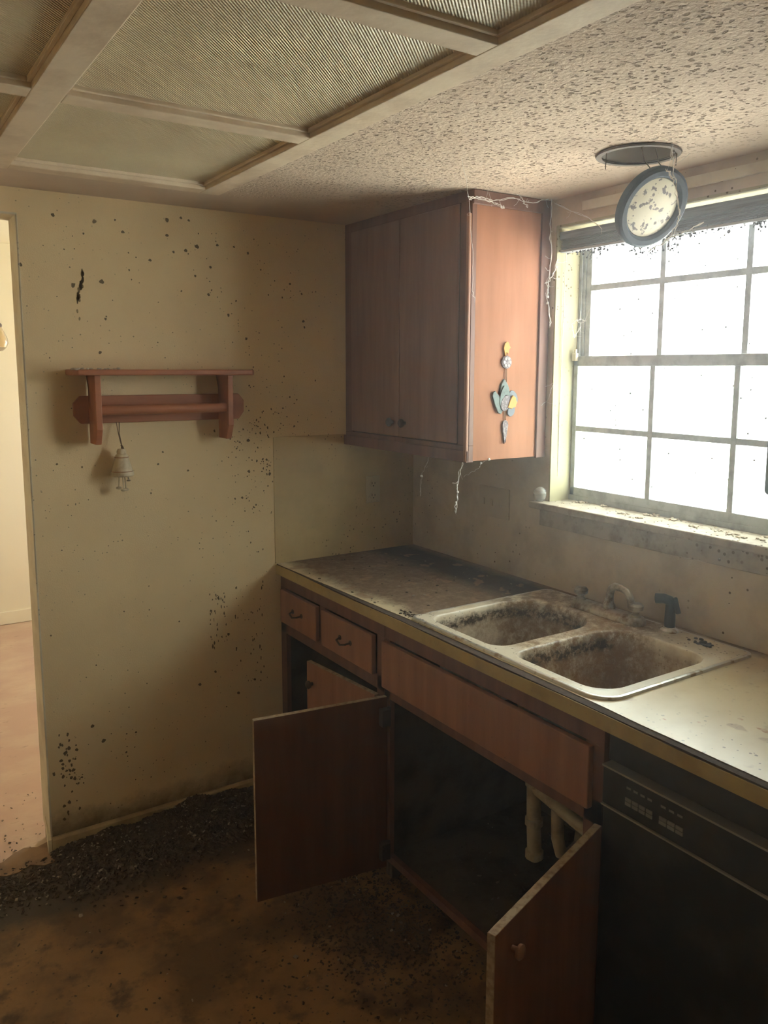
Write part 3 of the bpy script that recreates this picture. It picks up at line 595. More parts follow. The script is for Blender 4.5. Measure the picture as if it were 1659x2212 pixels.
# ------------------------------------------------------------ wall cabinet
X0, X1, Y1, Z0 = -.336, 0, -.78, 1.370
wc = thing('wall_cabinet', 'brown two door wall cabinet with orange stained side beside the window', 'cabinet', (X0/2, Y1/2, Z0))
mb = MB(); mb.box(X0+.02, -.001, Y1+.006, -.001, Z0+.012, H-.001)
mb.build('carcass', M['cab_inner'], wc)
MB().box(X0+.018, -.042, Y1, Y1+.008, Z0, H-.002).build('side_panel', M['cab_side'], wc)
mb = MB(); mb.box(X0, X0+.02, Y1, -.001, Z0-.004, 1.420); mb.box(X0, X0+.02, Y1, -.001, 2.188, H-.001)
mb.box(X0, X0+.02, -.056, -.001, 1.42, 2.188); mb.box(X0, X0+.02, Y1, -.722, 1.42, 2.188); mb.box(X0, X0+.02, -.40, -.38, 1.42, 2.188)
mb.box(X0-.010, X0, Y1, -.001, Z0-.004, Z0+.034)
mb.build('face_frame', M['cab_frame'], wc, bevel=.0015)
mb = MB(); mb.box(X0-.013, X0, Y1, Y1+.014, Z0-.003, 2.150); mb.build('corner_strip', M['cab_wood'], wc, bevel=.004)
mb = MB(); mb.box(-.044, -.002, Y1-.008, Y1+.004, Z0-.004, H-.002); mb.box(X0, -.002, Y1-.008, Y1+.002, H-.045, H-.002)
mb.build('scribe_moulding', M['cab_frame'], wc, bevel=.002)
for ya, yb, ky in ((-.058, -.388, -.352), (-.392, -.722, -.430)):
    d = MB().box(X0-.008, X0, yb, ya, 1.424, 2.186).build('door', M['wall_cab_wood'], wc, bevel=.003)
    mb = MB(); mb.lathe([(.006, 0), (.006, .010), (.015, .014), (.016, .020), (.010, .026), (0, .027)], (X0-.008, ky, 1.475), (-1, 0, 0), 18)
    mb.build('knob', M['knob'], d, smooth=True)

# ------------------------------------------------------------ countertop
def edge_x(y):
    """front edge of the loose laminate sheet, bowed where it has lifted"""
    t = -y
    pts = [(0, -.652), (.25, -.646), (.5, -.639), (.72, -.632), (.88, -.626), (1.25, -.627), (1.6, -.629), (1.75, -.634), (2.1, -.635), (2.4, -.637)]
    for (a, xa), (b, xb) in zip(pts, pts[1:]):
        if t <= b:
            u = (t-a)/(b-a); u = u*u*(3-2*u); return xa+(xb-xa)*u
    return pts[-1][1]
YE = -2.30
ct = thing('countertop', 'dirty cream laminate countertop with lifting front edge and yellow edge strip', 'countertop', (-.33, YE/2, .874))
STAINS = [(-.365, -1.90, .022, .010), (-.44, -1.905, .016, .012), (-.43, -1.84, .010, .004), (-.57, -1.75, .006, .003), (-.52, -1.80, .008, .003)]
cut = rrect(-.60, -.075, -1.605, -.875, (.05, .05, .05, .05), 0, 6)
front = [(edge_x(-i*2.30/70), -i*2.30/70) for i in range(71)]
outer = front+[(-.002, YE), (-.002, -.004)]
outer[0] = (outer[0][0], -.004)
sheet(outer, [[(p.x, p.y) for p in cut]], .9125, .914).build('laminate_top', M['laminate'], ct)
rnd = random.Random(31); STAIN = mat('rusty_stain', (.50, .30, .18), .5, alt=(.62, .50, .34), alt_scale=70)
for (x, y, rx, ry) in STAINS:
    mb = MB(); vs = []
    for k in range(22):
        a = 2*pi*k/22; q = 1+rnd.uniform(-.25, .25); vs.append(mb.bm.verts.new((x+rx*.45*q*cos(a), y+ry*1.6*q*sin(a)+.2*rx*cos(a), .9142)))
    mb._f(vs); mb.build('rusty_stain', STAIN, ct)
mb = MB(); mb.box(-.6535, -.002, -.865, -.004, .876, .9122); mb.box(-.6535, -.002, YE, -1.612, .876, .9122)
mb.box(-.6535, -.604, -1.612, -.865, .876, .9125); mb.box(-.07, -.002, -1.612, -.865, .876, .9125)
mb.build('particle_board_core', M['substrate'], ct)
mb = MB(); n_ = 60
for i in range(n_):
    ya, yb = -.001+i*(YE)/n_, (i+1)*YE/n_
zt = lambda y: .909-.0015*sin(y*9)
rings = []
for i in range(n_+1):
    y = -.001+(YE+.001)*i/n_; z = zt(y)
    rings.append([(-.6565, y, .874), (-.6565, y, z), (-.6535, y, z), (-.6535, y, .874)])
mb.loft(rings, True, True); mb.build('front_edge_strip', M['yellow_strip'], ct)

# ------------------------------------------------------------ sink
sk = thing('double_sink', 'stained double bowl enamel sink set into the cream countertop', 'sink', (-.33, -1.24, .914))
SX0, SX1, SY0, SY1 = -.621, -.040, -1.628, -.856
b1 = rrect(-.588, -.165, -1.225, -.898, (.125, .055, .055, .125), 0, 10)     # left bowl
b2 = rrect(-.588, -.165, -1.592, -1.272, (.11, .05, .075, .07), 0, 10)        # right bowl
out = rrect(SX0+.010, SX1-.006, SY0+.010, SY1-.010, (.03, .02, .06, .02), 0, 8)
sheet([(p.x, p.y) for p in out], [[(p.x, p.y) for p in b1], [(p.x, p.y) for p in b2]], .9165, .9215).build('deck', M['sink'], sk)
mb = MB(); rings = []
for d_, z in ((0, .9212), (.005, .9222), (.009, .9205), (.0105, .9145), (.006, .9142)):
    rings.append(rrect(SX0+.010-d_, SX1-.006+d_, SY0+.010-d_, SY1-.010+d_, (.03+d_, .02+d_, .06+d_, .02+d_), z, 8))
mb.loft(rings); mb.build('rim', M['sink_lip'], sk, smooth=True)
def bowl(b, c):
    mb = MB(); rings = []
    cx, cy = c
    for s_, z in ((1.035, .9218), (1.02, .9219), (1.0, .9212), (.985, .918), (.972, .910), (.962, .895), (.945, .84), (.925, .785), (.90, .765), (.86, .753), (.80, .748), (.5, .745), (.13, .742)):
        # inset by scaling towards the bowl centre
        rings.append([Vector((cx+(p.x-cx)*s_, cy+(p.y-cy)*s_, z)) for p in b])
    mb.loft(rings); o = mb.build('bowl', M['sink'], sk, smooth='all')
    mb = MB(); mb.lathe([(.052, 0), (.052, .004), (.044, .005), (.040, -.004), (.0, -.004)], (cx, cy, .7445), seg=28)
    mb.build('drain', M['chrome'], o, smooth=True)
bowl(b1, (-.377, -1.0615)); bowl(b2, (-.377, -1.432))

# faucet
fc = thing('faucet', 'dull chrome two handle faucet behind the sink bowls', 'faucet', (-.105, -1.18, .922))
mb = MB(); rings = []
for d_, z in ((0, .9218), (0, .934), (.006, .942), (.016, .946)):
    rings.append(rrect(-.138+d_, -.075-d_, -1.315+d_, -1.045-d_, (.028-d_,)*4, z, 6))
mb.loft(rings, True, True); mb.build('base_plate', M['chrome'], fc, smooth=True)
mb = MB(); mb.lathe([(.020, 0), (.019, .012), (.014, .020), (.013, .030)], (-.105, -1.185, .944), seg=20)
mb.tube([(-.105, -1.185, .96), (-.105, -1.187, .99), (-.106, -1.193, 1.008), (-.108, -1.207, 1.017), (-.111, -1.235, 1.019), (-.114, -1.258, 1.014), (-.116, -1.272, 1.000), (-.118, -1.278, .985), (-.118, -1.280, .970)],
        [.0115, .0115, .0115, .0115, .011, .011, .0105, .0105, .011], 16)
mb.build('spout', M['chrome'], fc, smooth=True)
for y in (-1.072, -1.288):
    mb = MB(); mb.lathe([(.017, 0), (.016, .008), (.010, .012), (.011, .018), (.021, .024), (.022, .036), (.016, .043), (0, .045)], (-.107, y, .942), seg=12)
    mb.build('handle', M['chrome'], fc, smooth=True)
sp = thing('sink_sprayer', 'black hand sprayer standing in the sink deck beside the faucet', 'sprayer', (-.078, -1.385, .922))
mb = MB(); mb.lathe([(.026, 0), (.025, .005), (.018, .010), (.017, .014)], (-.078, -1.385, .9215), seg=24); mb.build('collar', M['sink_lip'], sp, smooth=True)
mb = MB(); mb.lathe([(.0145, 0), (.0155, .02), (.0145, .055), (.0135, .075)], (-.078, -1.385, .934), seg=20)
mb.tube([(-.078, -1.387, 1.000), (-.080, -1.382, 1.012), (-.086, -1.368, 1.016), (-.096, -1.347, 1.013)], [.0135, .015, .014, .0145], 16)
mb.build('spray_head', M['black_plastic'], sp, smooth=True)
mb = MB(); mb.prism([(-.084, -1.398, 1.022), (-.066, -1.398, 1.022), (-.062, -1.410, .978), (-.080, -1.410, .978)], (0, .006, .001)); mb.build('trigger', M['black_plastic'], sp, bevel=.001)

# ------------------------------------------------------------ drain pipes
dp = thing('drain_pipe', 'dirty white plastic drain pipes under the sink', 'pipe', (-.37, -1.15, .17))
mb = MB(); mb.tube([(-.365, -1.08, .742), (-.365, -1.085, .70), (-.36, -1.12, .60), (-.355, -1.135, .50), (-.352, -1.138, .40), (-.352, -1.141, .30), (-.35, -1.146, .195), (-.35, -1.149, .178)], [.021, .021, .021, .022, .022, .022, .022, .014], 18)
mb.build('tailpiece', M['pipe'], dp, smooth=True)
for z, y in ((.43, -1.138), (.305, -1.141), (.20, -1.146)): MB().lathe([(.023, -.012), (.028, -.010), (.028, .010), (.023, .012)], (-.351, y, z), seg=14).build('slip_nut', M['pipe'], dp)
mb = MB(); mb.tube([(-.352, -1.145, .415), (-.352, -1.20, .405), (-.35, -1.30, .385), (-.35, -1.40, .372), (-.352, -1.425, .38), (-.355, -1.432, .41), (-.36, -1.432, .742)], .019, 16)
mb.build('cross_arm', M['pipe'], dp, smooth=True)
mb = MB(); mb.tube([(-.33, -1.215, .39), (-.33, -1.22, .28), (-.32, -1.225, .235), (-.28, -1.225, .215), (-.24, -1.225, .235), (-.23, -1.225, .30), (-.18, -1.225, .33), (-.03, -1.225, .335)], .019, 16)
mb.build('trap', M['pipe'], dp, smooth=True)

# ------------------------------------------------------------ base cabinets
FX = -.636
def pull(parent, y0, y1, z):
    mb = MB(); mb.tube([(FX-.018, y0, z), (FX-.036, y0-.006, z-.004), (FX-.040, (y0+y1)/2, z-.012), (FX-.036, y1+.006, z-.004), (FX-.018, y1, z)], .0035, 8)
    for y in (y0, y1): mb.lathe([(.009, 0), (.009, .002), (0, .003)], (FX-.018, y, z), (-1, 0, 0), 12)
    mb.build('bail_pull', M['knob'], parent, smooth=True)
bc = thing('base_cabinet', 'brown base cabinet with two drawers and open lower bay against the back wall', 'cabinet', (-.32, -.373, 0))
mb = MB(); mb.box(FX+.019, -.01, -.018, -.002, .0, .875); mb.box(FX+.019, -.01, -.744, -.728, .0, .875); mb.box(FX+.019, -.01, -.728, -.018, .09, .106)
mb.box(-.022, -.01, -.728, -.018, .106, .875); mb.box(-.57, -.555, -.728, -.018, 0, .09)
mb.build('carcass', M['cab_inner'], bc)
mb = MB(); mb.box(FX, FX+.019, -.744, -.001, .822, .874); mb.box(FX, FX+.019, -.744, -.001, .640, .690); mb.box(FX, FX+.019, -.744, -.001, .085, .112)
mb.box(FX, FX+.019, -.046, -.001, .112, .822); mb.box(FX, FX+.019, -.744, -.700, .112, .822); mb.box(FX, FX+.019, -.358, -.318, .690, .822)
mb.build('face_frame', M['cab_frame'], bc, bevel=.001)
for a, b in ((-.030, -.318), (-.360, -.695)):
    d = MB().box(FX-.018, FX, b, a, .688, .818).build('drawer', M['cab_wood'], bc, bevel=.003)
    c = (a+b)/2; pull(d, c+.035, c-.035, .755)
def swing_door(name, hinge, tip, z0, z1, mats, parent, th=.018, side=1):
    h = Vector((*hinge, 0)); t = Vector((*tip, 0)); d = (t-h).normalized(); nrm = Vector((-d.y, d.x, 0))*th*side
    mb = MB(); mb.prism([(h.x, h.y, z0), (t.x, t.y, z0), (t.x+nrm.x, t.y+nrm.y, z0), (h.x+nrm.x, h.y+nrm.y, z0)], (0, 0, z1-z0))
    mb.bm.faces.ensure_lookup_table()
    for f in mb.bm.faces:
        nn_ = f.normal if f.normal.length else None
    bmesh.ops.recalc_face_normals(mb.bm, faces=mb.bm.faces)
    for f in mb.bm.faces:
        f.normal_update(); k = abs(f.normal.dot(nrm.normalized())); f.material_index = 0 if k > .9 else 1
    return mb.build(name, mats, parent, bevel=.0015)
dr = swing_door('door', (FX-.002, -.714), (-.678, -.325), .085, .628, [M['cab_wood'], M['raw_edge']], bc, side=1)
mb = MB(); mb.lathe([(.006, 0), (.006, .010), (.014, .014), (.015, .020), (.009, .025), (0, .026)], (-.694, -.365, .555), (-1, -.1, 0), 18); mb.build('knob', M['knob'], dr, smooth=True)

sc_ = thing('sink_cabinet', 'brown sink base cabinet with both doors hanging open over a dark interior', 'cabinet', (-.32, -1.196, 0))
mb = MB(); mb.box(FX+.019, -.01, -.764, -.748, 0, .875); mb.box(FX+.019, -.01, -1.645, -1.629, 0, .875); mb.box(FX+.019, -.01, -1.629, -.764, .075, .091)
mb.box(-.022, -.01, -1.629, -.764, .091, .875); mb.box(-.57, -.555, -1.629, -.764, 0, .075)
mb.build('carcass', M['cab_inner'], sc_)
mb = MB(); mb.box(FX, FX+.019, -1.645, -.747, .822, .874); mb.box(FX, FX+.019, -1.645, -.747, .628, .690); mb.box(FX, FX+.019, -1.645, -.747, .070, .095)
mb.box(FX, FX+.019, -.775, -.747, .095, .822); mb.box(FX, FX+.019, -1.645, -1.590, .095, .822)
mb.build('face_frame', M['cab_frame'], sc_, bevel=.001)
MB().box(FX-.018, FX, -1.616, -.752, .666, .818).build('false_drawer_front', M['cab_wood'], sc_, bevel=.003)
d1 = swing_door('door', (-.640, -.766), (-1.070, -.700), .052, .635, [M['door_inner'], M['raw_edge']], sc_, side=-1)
for z in (.575, .12):
    mb = MB(); mb.box(-.672, -.640, -.789, -.766, z-.028, z+.028); mb.tube([(-.642, -.780, z-.032), (-.642, -.780, z+.032)], .006, 8); mb.build('hinge', M['knob'], d1, bevel=.002)
d2 = swing_door('door', (-.640, -1.628), (-1.085, -1.772), .052, .635, [M['cab_wood'], M['raw_edge']], sc_, side=1)
mb = MB(); mb.lathe([(.006, 0), (.006, .010), (.014, .014), (.015, .020), (.009, .025), (0, .026)], (-1.02, -1.771, .575), (.308, -.951, 0), 18); mb.build('knob', M['cab_wood'], d2, smooth=True)

# ------------------------------------------------------------ dishwasher
dw = thing('dishwasher', 'black built in dishwasher with steel strips under the counter at right', 'dishwasher', (-.33, -1.955, 0))
DA, DB = -1.652, -2.258
mb = MB(); mb.box(-.60, -.03, DB, DA, .09, .868); mb.box(-.56, -.03, DB+.01, DA-.01, 0, .09); mb.build('housing', M['dw'], dw)
MB().box(-.632, -.60, DB+.002, DA-.002, .800, .866).build('top_panel', M['dw'], dw, bevel=.003)
cp = MB().box(-.648, -.60, DB+.002, DA-.002, .702, .790).build('control_panel', M['dw'], dw, bevel=.002)
MB().box(-.652, -.60, DB+.002, DA-.002, .790, .7945).build('steel_strip', M['dw_trim'], dw)
MB().box(-.652, -.60, DB+.002, DA-.002, .698, .702).build('steel_strip', M['dw_trim'], dw)
MB().box(-.645, -.60, DB+.002, DA-.002, .12, .697).build('door_panel', M['dw'], dw, bevel=.003)
for (a, b, n_b) in ((-1.718, -1.792, 4), (-1.807, -1.868, 3)):
    st = (b-a)/n_b
    for k in range(n_b):
        for z0, z1 in ((.727, .7345), (.7365, .744)):
            MB().box(-.6505, -.647, a+st*(k+1)+.0015, a+st*k-.0015, z0, z1).build('push_button', M['dw_btn'], cp)
    for k in range(n_b): MB().box(-.6486, -.6478, a+st*(k+.75), a+st*(k+.15), .764, .769).build('button_legend', M['dw_btn'], cp)

# ------------------------------------------------------------ towel holder shelf
ts = thing('towel_rack_shelf', 'red stained wooden shelf with towel bar on the back wall', 'shelf', (-1.09, 0, 1.42))
mb = MB(); mb.prism([(-1.402, 0, 1.644), (-1.402, -.105, 1.644), (-1.388, -.125, 1.644), (-.793, -.125, 1.644), (-.779, -.105, 1.644), (-.779, 0, 1.644)], (0, 0, .019))
mb.build('shelf_board', M['shelf_wood'], ts, bevel=.004)
for x in (-1.337, -.883):
    mb = MB(); mb.prism([(x, -.001, 1.644), (x, -.112, 1.644), (x, -.112, 1.468), (x, -.088, 1.418), (x, -.018, 1.418), (x, -.018, 1.644)], (.020, 0, 0))
    mb.build('bracket', M['shelf_wood'], ts, bevel=.002)
mb = MB(); mb.prism([(-1.384, 0, 1.510), (-1.362, 0, 1.484), (-.803, 0, 1.484), (-.783, 0, 1.510), (-.783, 0, 1.552), (-.803, 0, 1.576), (-1.362, 0, 1.576), (-1.384, 0, 1.552)], (0, -.018, 0))
mb.build('back_rail', M['shelf_wood'], ts, bevel=.002)
mb = MB(); mb.tube([(-1.317, -.085, 1.530), (-.883, -.085, 1.530)], .0165, 20); mb.build('towel_bar', M['shelf_wood'], ts, smooth=True)
mb = MB(); rnd = random.Random(8)
for k in range(45): mb.ball((rnd.uniform(-1.401, -1.372) if k < 30 else rnd.uniform(-1.37, -1.25), -rnd.uniform(.09, .124), 1.6625+rnd.uniform(0, .004)), rnd.uniform(.002, .005), (1.4, 1, .7), 6)
mb.build('dust_crust', M['dust'], ts)['kind'] = 'stuff'
# hanging bell
be = thing('hanging_bell', 'cream ceramic bell hanging by a cord under the left end of the towel rack', 'bell', (-1.243, -.045, 1.32))
bx, by = -1.243, -.045
mb = MB(); mb.lathe([(.0, 0), (.012, -.001), (.016, -.010), (.015, -.018), (.020, -.022), (.022, -.030), (.033, -.072), (.037, -.079), (.038, -.090), (.034, -.094), (.032, -.086), (.018, -.03), (0, -.02)], (bx, by, 1.398), seg=32)
mb.build('bell_body', M['bell'], be, smooth=True)
mb = MB()
for r, h in ((.0222, -.029), (.0352, -.0765)):
    mb = MB(); mb.lathe([(r-.001, -.0015), (r+.0012, -.0015), (r+.0012, .0015), (r-.001, .0015)], (bx, by, 1.398+h), seg=32)
    for f in [f for f in mb.bm.faces if len(f.verts) > 4]: mb.bm.faces.remove(f)
    mb.build('painted_band', M['bell_band'], be)
mb = MB(); mb.tube([(bx+.004, -.019, 1.486), (bx-.001, -.03, 1.45), (bx+.002, by, 1.41), (bx, by, 1.395)], .0016, 6); mb.tube([(bx-.006, -.019, 1.487), (bx-.004, -.03, 1.45), (bx, by, 1.412)], .0012, 6)
mb.tube([(bx, by, 1.41), (bx+.004, by-.004, 1.403), (bx+.006, by-.004, 1.388)], .003, 6)
mb.build('cord', M['cord'], be, smooth=True)
for dx, dy, z, r in ((-.012, .004, 1.268, .010), (.010, 0, 1.262, .011), (-.001, -.012, 1.262, .010), (.018, -.008, 1.293, .007)):
    mb = MB(); mb.tube([(bx+dx*.4, by+dy*.4, 1.37), (bx+dx, by+dy, z)], .0022, 6); mb.ball((bx+dx, by+dy, z-.004), r, (1, 1, .45), 12); mb.build('clapper', M['chrome'] if r < .008 else M['bell'], be, smooth=True)

# ------------------------------------------------------------ hanging ornament on the cabinet side
orn = thing('hanging_ornament', 'string ornament with gold bow, teal leaves and yellow flower on the orange cabinet side', 'ornament', (-.187, Y1-.006, 1.42))
oy = Y1-.001
def slab(pts, th, z=0): # pts (x,z)
    return MB().prism([(x, oy-z, zz) for x, zz in pts], (0, -th, 0))
def oval(cx, cz, rx, rz, n=20, tilt=0, point=0):
    out = []
    for k in range(n):
        a = 2*pi*k/n; x = rx*cos(a); zz = rz*sin(a)
        if point and sin(a) > 0: x *= (1-point*sin(a)**3)
        if point and sin(a) < 0: x *= (1-point*abs(sin(a))**3)
        out.append((cx+x*cos(tilt)-zz*sin(tilt), cz+x*sin(tilt)+zz*cos(tilt)))
    return out
slab([(-.196, 1.722), (-.200, 1.735), (-.196, 1.750), (-.186, 1.757), (-.178, 1.753), (-.174, 1.742), (-.168, 1.738), (-.176, 1.732), (-.180, 1.716), (-.188, 1.722), (-.192, 1.706)], .006).build('gold_bow', M['gold'], orn, bevel=.0015)
mb = MB(); mb.lathe([(.0005, .0), (.021, .0), (.021, .005), (.016, .007), (0, .008)], (-.185, oy, 1.690), (0, -1, 0), 24)
md = mb.build('flower_medallion', M['mauve'], orn, smooth=True)
mb = MB()
for k in range(6):
    a = 2*pi*k/6; mb.lathe([(.0028, 0), (.0052, .0015), (.0052, .003), (.0028, .003)], (-.185+.0125*cos(a), oy-.0055, 1.690+.0125*sin(a)), (0, -1, 0), 12)
mb.build('petal_rings', mat('pale_petals', (.34, .30, .31), .6), md)
for x in (-.188, -.182):
    MB().tube([(x, oy-.002, 1.740), (x, oy-.002, 1.60), (x, oy-.002, 1.485)], .0012, 6).build('cord', M['cord'], orn, smooth=True)
slab(oval(-.190, 1.590, .020, .046, 24, .12, .7), .006).build('leaf', M['teal'], orn, bevel=.002)
slab(oval(-.204, 1.580, .010, .036, 20, -.25, .6), .004, .006).build('leaf', M['teal'], orn, bevel=.002)
slab([(-.246, 1.580), (-.243, 1.592), (-.234, 1.597), (-.226, 1.588), (-.215, 1.580), (-.205, 1.560), (-.200, 1.530), (-.208, 1.520), (-.220, 1.524), (-.232, 1.545)], .006, .002).build('leaf', M['teal'], orn, bevel=.002)
slab(oval(-.190, 1.556, .020, .028, 18, -.5), .008, .003).build('leaf', M['mauve'], orn, bevel=.002)
slab(oval(-.152, 1.573, .018, .026, 18, .5), .005).build('blue_petal', mat('blue_grey_petal', (.12, .135, .17), .6), orn, bevel=.002)
slab(oval(-.160, 1.530, .016, .020, 14, -.4), .005).build('blue_petal', mat('blue_grey_petal_b', (.12, .135, .17), .6), orn, bevel=.002)
slab([(-.184, 1.541), (-.176, 1.560), (-.168, 1.574), (-.160, 1.582), (-.154, 1.576), (-.148, 1.574), (-.147, 1.565), (-.142, 1.558), (-.147, 1.550), (-.148, 1.542), (-.157, 1.541), (-.165, 1.537)], .008, .006).build('yellow_flower', M['gold'], orn, bevel=.002)
slab([(-.198, 1.487), (-.194, 1.496), (-.184, 1.500), (-.176, 1.494), (-.173, 1.484), (-.178, 1.455), (-.183, 1.424), (-.185, 1.436), (-.188, 1.420), (-.191, 1.440), (-.197, 1.465)], .006).build('drop_pendant', M['mauve'], orn, bevel=.002)

# ------------------------------------------------------------ votive on the sill end
vt = thing('glass_votive', 'small round ribbed glass votive on the left end of the window sill', 'votive', (-.030, -.797, 1.2145))
mb = MB(); mb.lathe([(.012, 0), (.014, .002), (.019, .010), (.0215, .020), (.021, .026), (.0195, .0265), (.0195, .024), (.017, .010), (0, .005)], (-.030, -.797, 1.2148), seg=28); mb.build('cup', M['votive'], vt, smooth=True)
mb = MB(); mb.lathe([(.0215, .0275), (.022, .030), (.019, .040), (.012, .047), (.004, .050), (0, .0505)], (-.030, -.797, 1.2148), seg=28); mb.build('lid', M['votive'], vt, smooth=True)

# dark flat object in front of the window at the frame's edge
mb = MB(); pts = rrect(-1.74, -1.575, 0, .23, (.02, .02, .014, .014), 0, 5)
mb = MB(); mb.prism([(.036, p.x, 1.334+p.y) for p in pts], (.012, 0, 0))
hp = thing('hanging_plaque', 'dark rectangular plaque with rounded corners hanging before the window at the right edge', 'plaque', (.042, -1.66, 1.334))
mb.build('board', mat('dark_maroon_board', (.06, .035, .045), .6), hp, bevel=.003)
mb = MB(); mb.tube([(.042, -1.62, 1.562), (.024, -1.655, 1.80), (.022, -1.66, 2.049), (.022, -1.662, 2.049), (.024, -1.665, 1.80), (.042, -1.70, 1.562)], .0012, 6)
mb.build('cord', M['cord'], hp)

# ------------------------------------------------------------ pendant lamp in the next room
pl = thing('pendant_lamp', 'pearly glass pendant lamp seen through the doorway at left', 'lamp', (-1.385, 1.5, 1.745))
mb = MB(); mb.lathe([(.0, 0), (.022, .004), (.040, .020), (.048, .040), (.045, .062), (.034, .090), (.024, .112), (.021, .120), (.018, .118), (.030, .088), (.041, .06), (.044, .04), (.036, .022), (0, .008)], (-1.385, 1.5, 1.745), seg=32)
mb.build('glass_shade', M['lamp_glass'], pl, smooth=True)
mb = MB(); mb.lathe([(.024, 0), (.024, .012), (.014, .020), (.006, .028), (.005, .06)], (-1.385, 1.5, 1.862), seg=20); mb.build('cap', M['rust'], pl, smooth=True)
mb = MB(); mb.tube([(-1.385, 1.5, 1.90), (-1.385, 1.5, 2.438)], .004, 8); mb.lathe([(.05, 0), (.045, -.02), (.01, -.03)], (-1.385, 1.5, 2.438), seg=24); mb.build('stem', M['rust'], pl, smooth=True)

# ------------------------------------------------------------ cobwebs
def web(label, keys, rad=.0009, strands=1, clump=()):
    mb = MB(); rnd = random.Random(len(label))
    for k in keys:
        pts = [Vector(p) for p in WEBS[k]]
        for s_ in range(strands):
            q = []
            for a, b in zip(pts, pts[1:]):
                for i in range(4): q.append(a.lerp(b, i/4)+Vector([rnd.gauss(0, .0022) for _ in range(3)])*(1 if q else 0))
            q.append(pts[-1]); mb.tube(q, [rad*rnd.uniform(.5, 1.5) for _ in q], 5)
            if rnd.random() < .7:
                for _ in range(3):
                    c = rnd.choice(q); d = Vector([rnd.gauss(0, .016) for _ in range(3)]); mb.tube([c, c+d*.5+Vector((0, 0, -.004)), c+d], rad*.45, 4)
    for (k, i, r) in clump:
        p = Vector(WEBS[k][i]); 
        for _ in range(5): mb.ball(p+Vector([rnd.gauss(0, r*.6) for _ in range(3)]), r*rnd.uniform(.4, .9), (1, 1, 1.4), 6)
    return tag(mb.build('cobweb', M['web']), label, 'cobweb')
WEBS['diag'] = [(-.596, -1.05, H), (-.52, -.99, 2.13), (-.43, -.90, 2.02), (-.345, -.80, 1.915), (-.322, -.782, 1.875)]
web('long diagonal cobweb strand across the wall cabinet doors', ['diag'], .0005)
web('tangled cobweb along the top of the orange cabinet side', ['top1', 'top2', 'top3'], .0008, 2, (('top1', 4, .004),))
web('thick cobweb hanging between the wall cabinet and the window blind', ['r1', 'r2', 'r3', 'r4'], .0010, 2, (('r1', 3, .003), ('r2', 4, .003)))
web('longest cobweb string hanging below the front corner of the wall cabinet', ['b1'], .0012, 2, (('b1', 3, .003), ('b1', 4, .003)))
web('faint cobweb hanging below the middle of the wall cabinet', ['b2'], .0006, 1, (('b2', 2, .003),))
web('cobweb curling under the orange cabinet side', ['b3'], .0009, 1, (('b3', 0, .004), ('b3', 1, .003)))
web('cobweb draped over the hanging light ring', ['d1', 'd2', 'd3'], .0010, 2)
web('cobweb strand and wisp on the back edge of the orange cabinet side', ['s1', 's2'], .0007, 1)
web('cobweb wisp stretched at the window sash latch', ['l1'], .0006, 2)
mb = MB(); rnd = random.Random(21)
for (x, y, z) in FRINGE:
    for _ in range(16):
        p = Vector((x+rnd.uniform(-.008, .012), y+rnd.gauss(0, .012), min(z+rnd.gauss(.006, .009), 2.052)))
        r = rnd.uniform(.0012, .0036); mb.ball(p, r, (1, rnd.uniform(.7, 1.9), rnd.uniform(.5, 1.7)), 6)
        mb.tube([p, p+Vector((rnd.gauss(0, .002), rnd.gauss(0, .006), .014)), Vector((p.x, p.y, 2.056))], .0007, 4)
for k in range(120):
    y = rnd.uniform(YB+.03, YA-.03); p = Vector((.02+rnd.uniform(-.01, .01), y, 2.050-abs(rnd.gauss(0, .004)))); mb.ball(p, rnd.uniform(.0012, .0035), (1, 1.5, .8), 5)
tag(mb.build('dirt_fringe', M['web_dirt']), 'dark dirty web clumps dangling under the raised blind', 'dirt', kind='stuff')
mb = MB()
for (x, y, z) in SILLC:
    x = min(max(x, -.045), .075)
    for _ in range(9):
        r = rnd.uniform(.002, .0055); p = Vector((x+rnd.gauss(0, .007), y+rnd.gauss(0, .010), 1.214+r*.5)); p.x = min(p.x, .084); mb.ball(p, r, (rnd.uniform(.7, 1.5), rnd.uniform(.7, 1.8), .7), 6)
for k in range(60): p = Vector((rnd.uniform(-.045, .08), rnd.uniform(YB-.02, YA+.02), 1.2148)); mb.ball(p, rnd.uniform(.0012, .003), (1, 1.6, .6), 5)
tag(mb.build('sill_debris', M['dust']), 'grey dust clumps and crumbs along the window sill', 'debris', kind='stuff')
# counter crumbs
mb = MB()
for k in range(150):
    if k < 70: p = (rnd.gauss(-.595, .012), rnd.gauss(-.845, .022))
    else: p = (rnd.uniform(-.63, -.03), rnd.uniform(-.85, -.03))
    if p[0] < edge_x(p[1])+.006 or p[0] > -.01: continue
    if p[1] < -.85: p = (p[0], -.85+.001*(k % 5))
    r = rnd.uniform(.0015, .0045); mb.mi = 1 if rnd.random() < .22 else 0
    mb.ball((p[0], p[1], .914+r*.3), r, (rnd.uniform(.6, 1.6), rnd.uniform(.6, 2), .5), 5)
tag(mb.build('counter_crumbs', [M['debris'], M['debris_pale']]), 'crumbs and flakes scattered on the dirty counter left of the sink', 'debris', kind='stuff')
mb = MB()
for k in range(26):
    r = rnd.uniform(.003, .007); mb.ball((-.085+rnd.gauss(0, .012), -1.507+rnd.gauss(0, .015), .9215+r*.4), r, (1, 1.3, .6), 6)
tag(mb.build('dirt_clump', M['web_dirt']), 'dark dirt clump on the rear right corner of the sink', 'dirt')

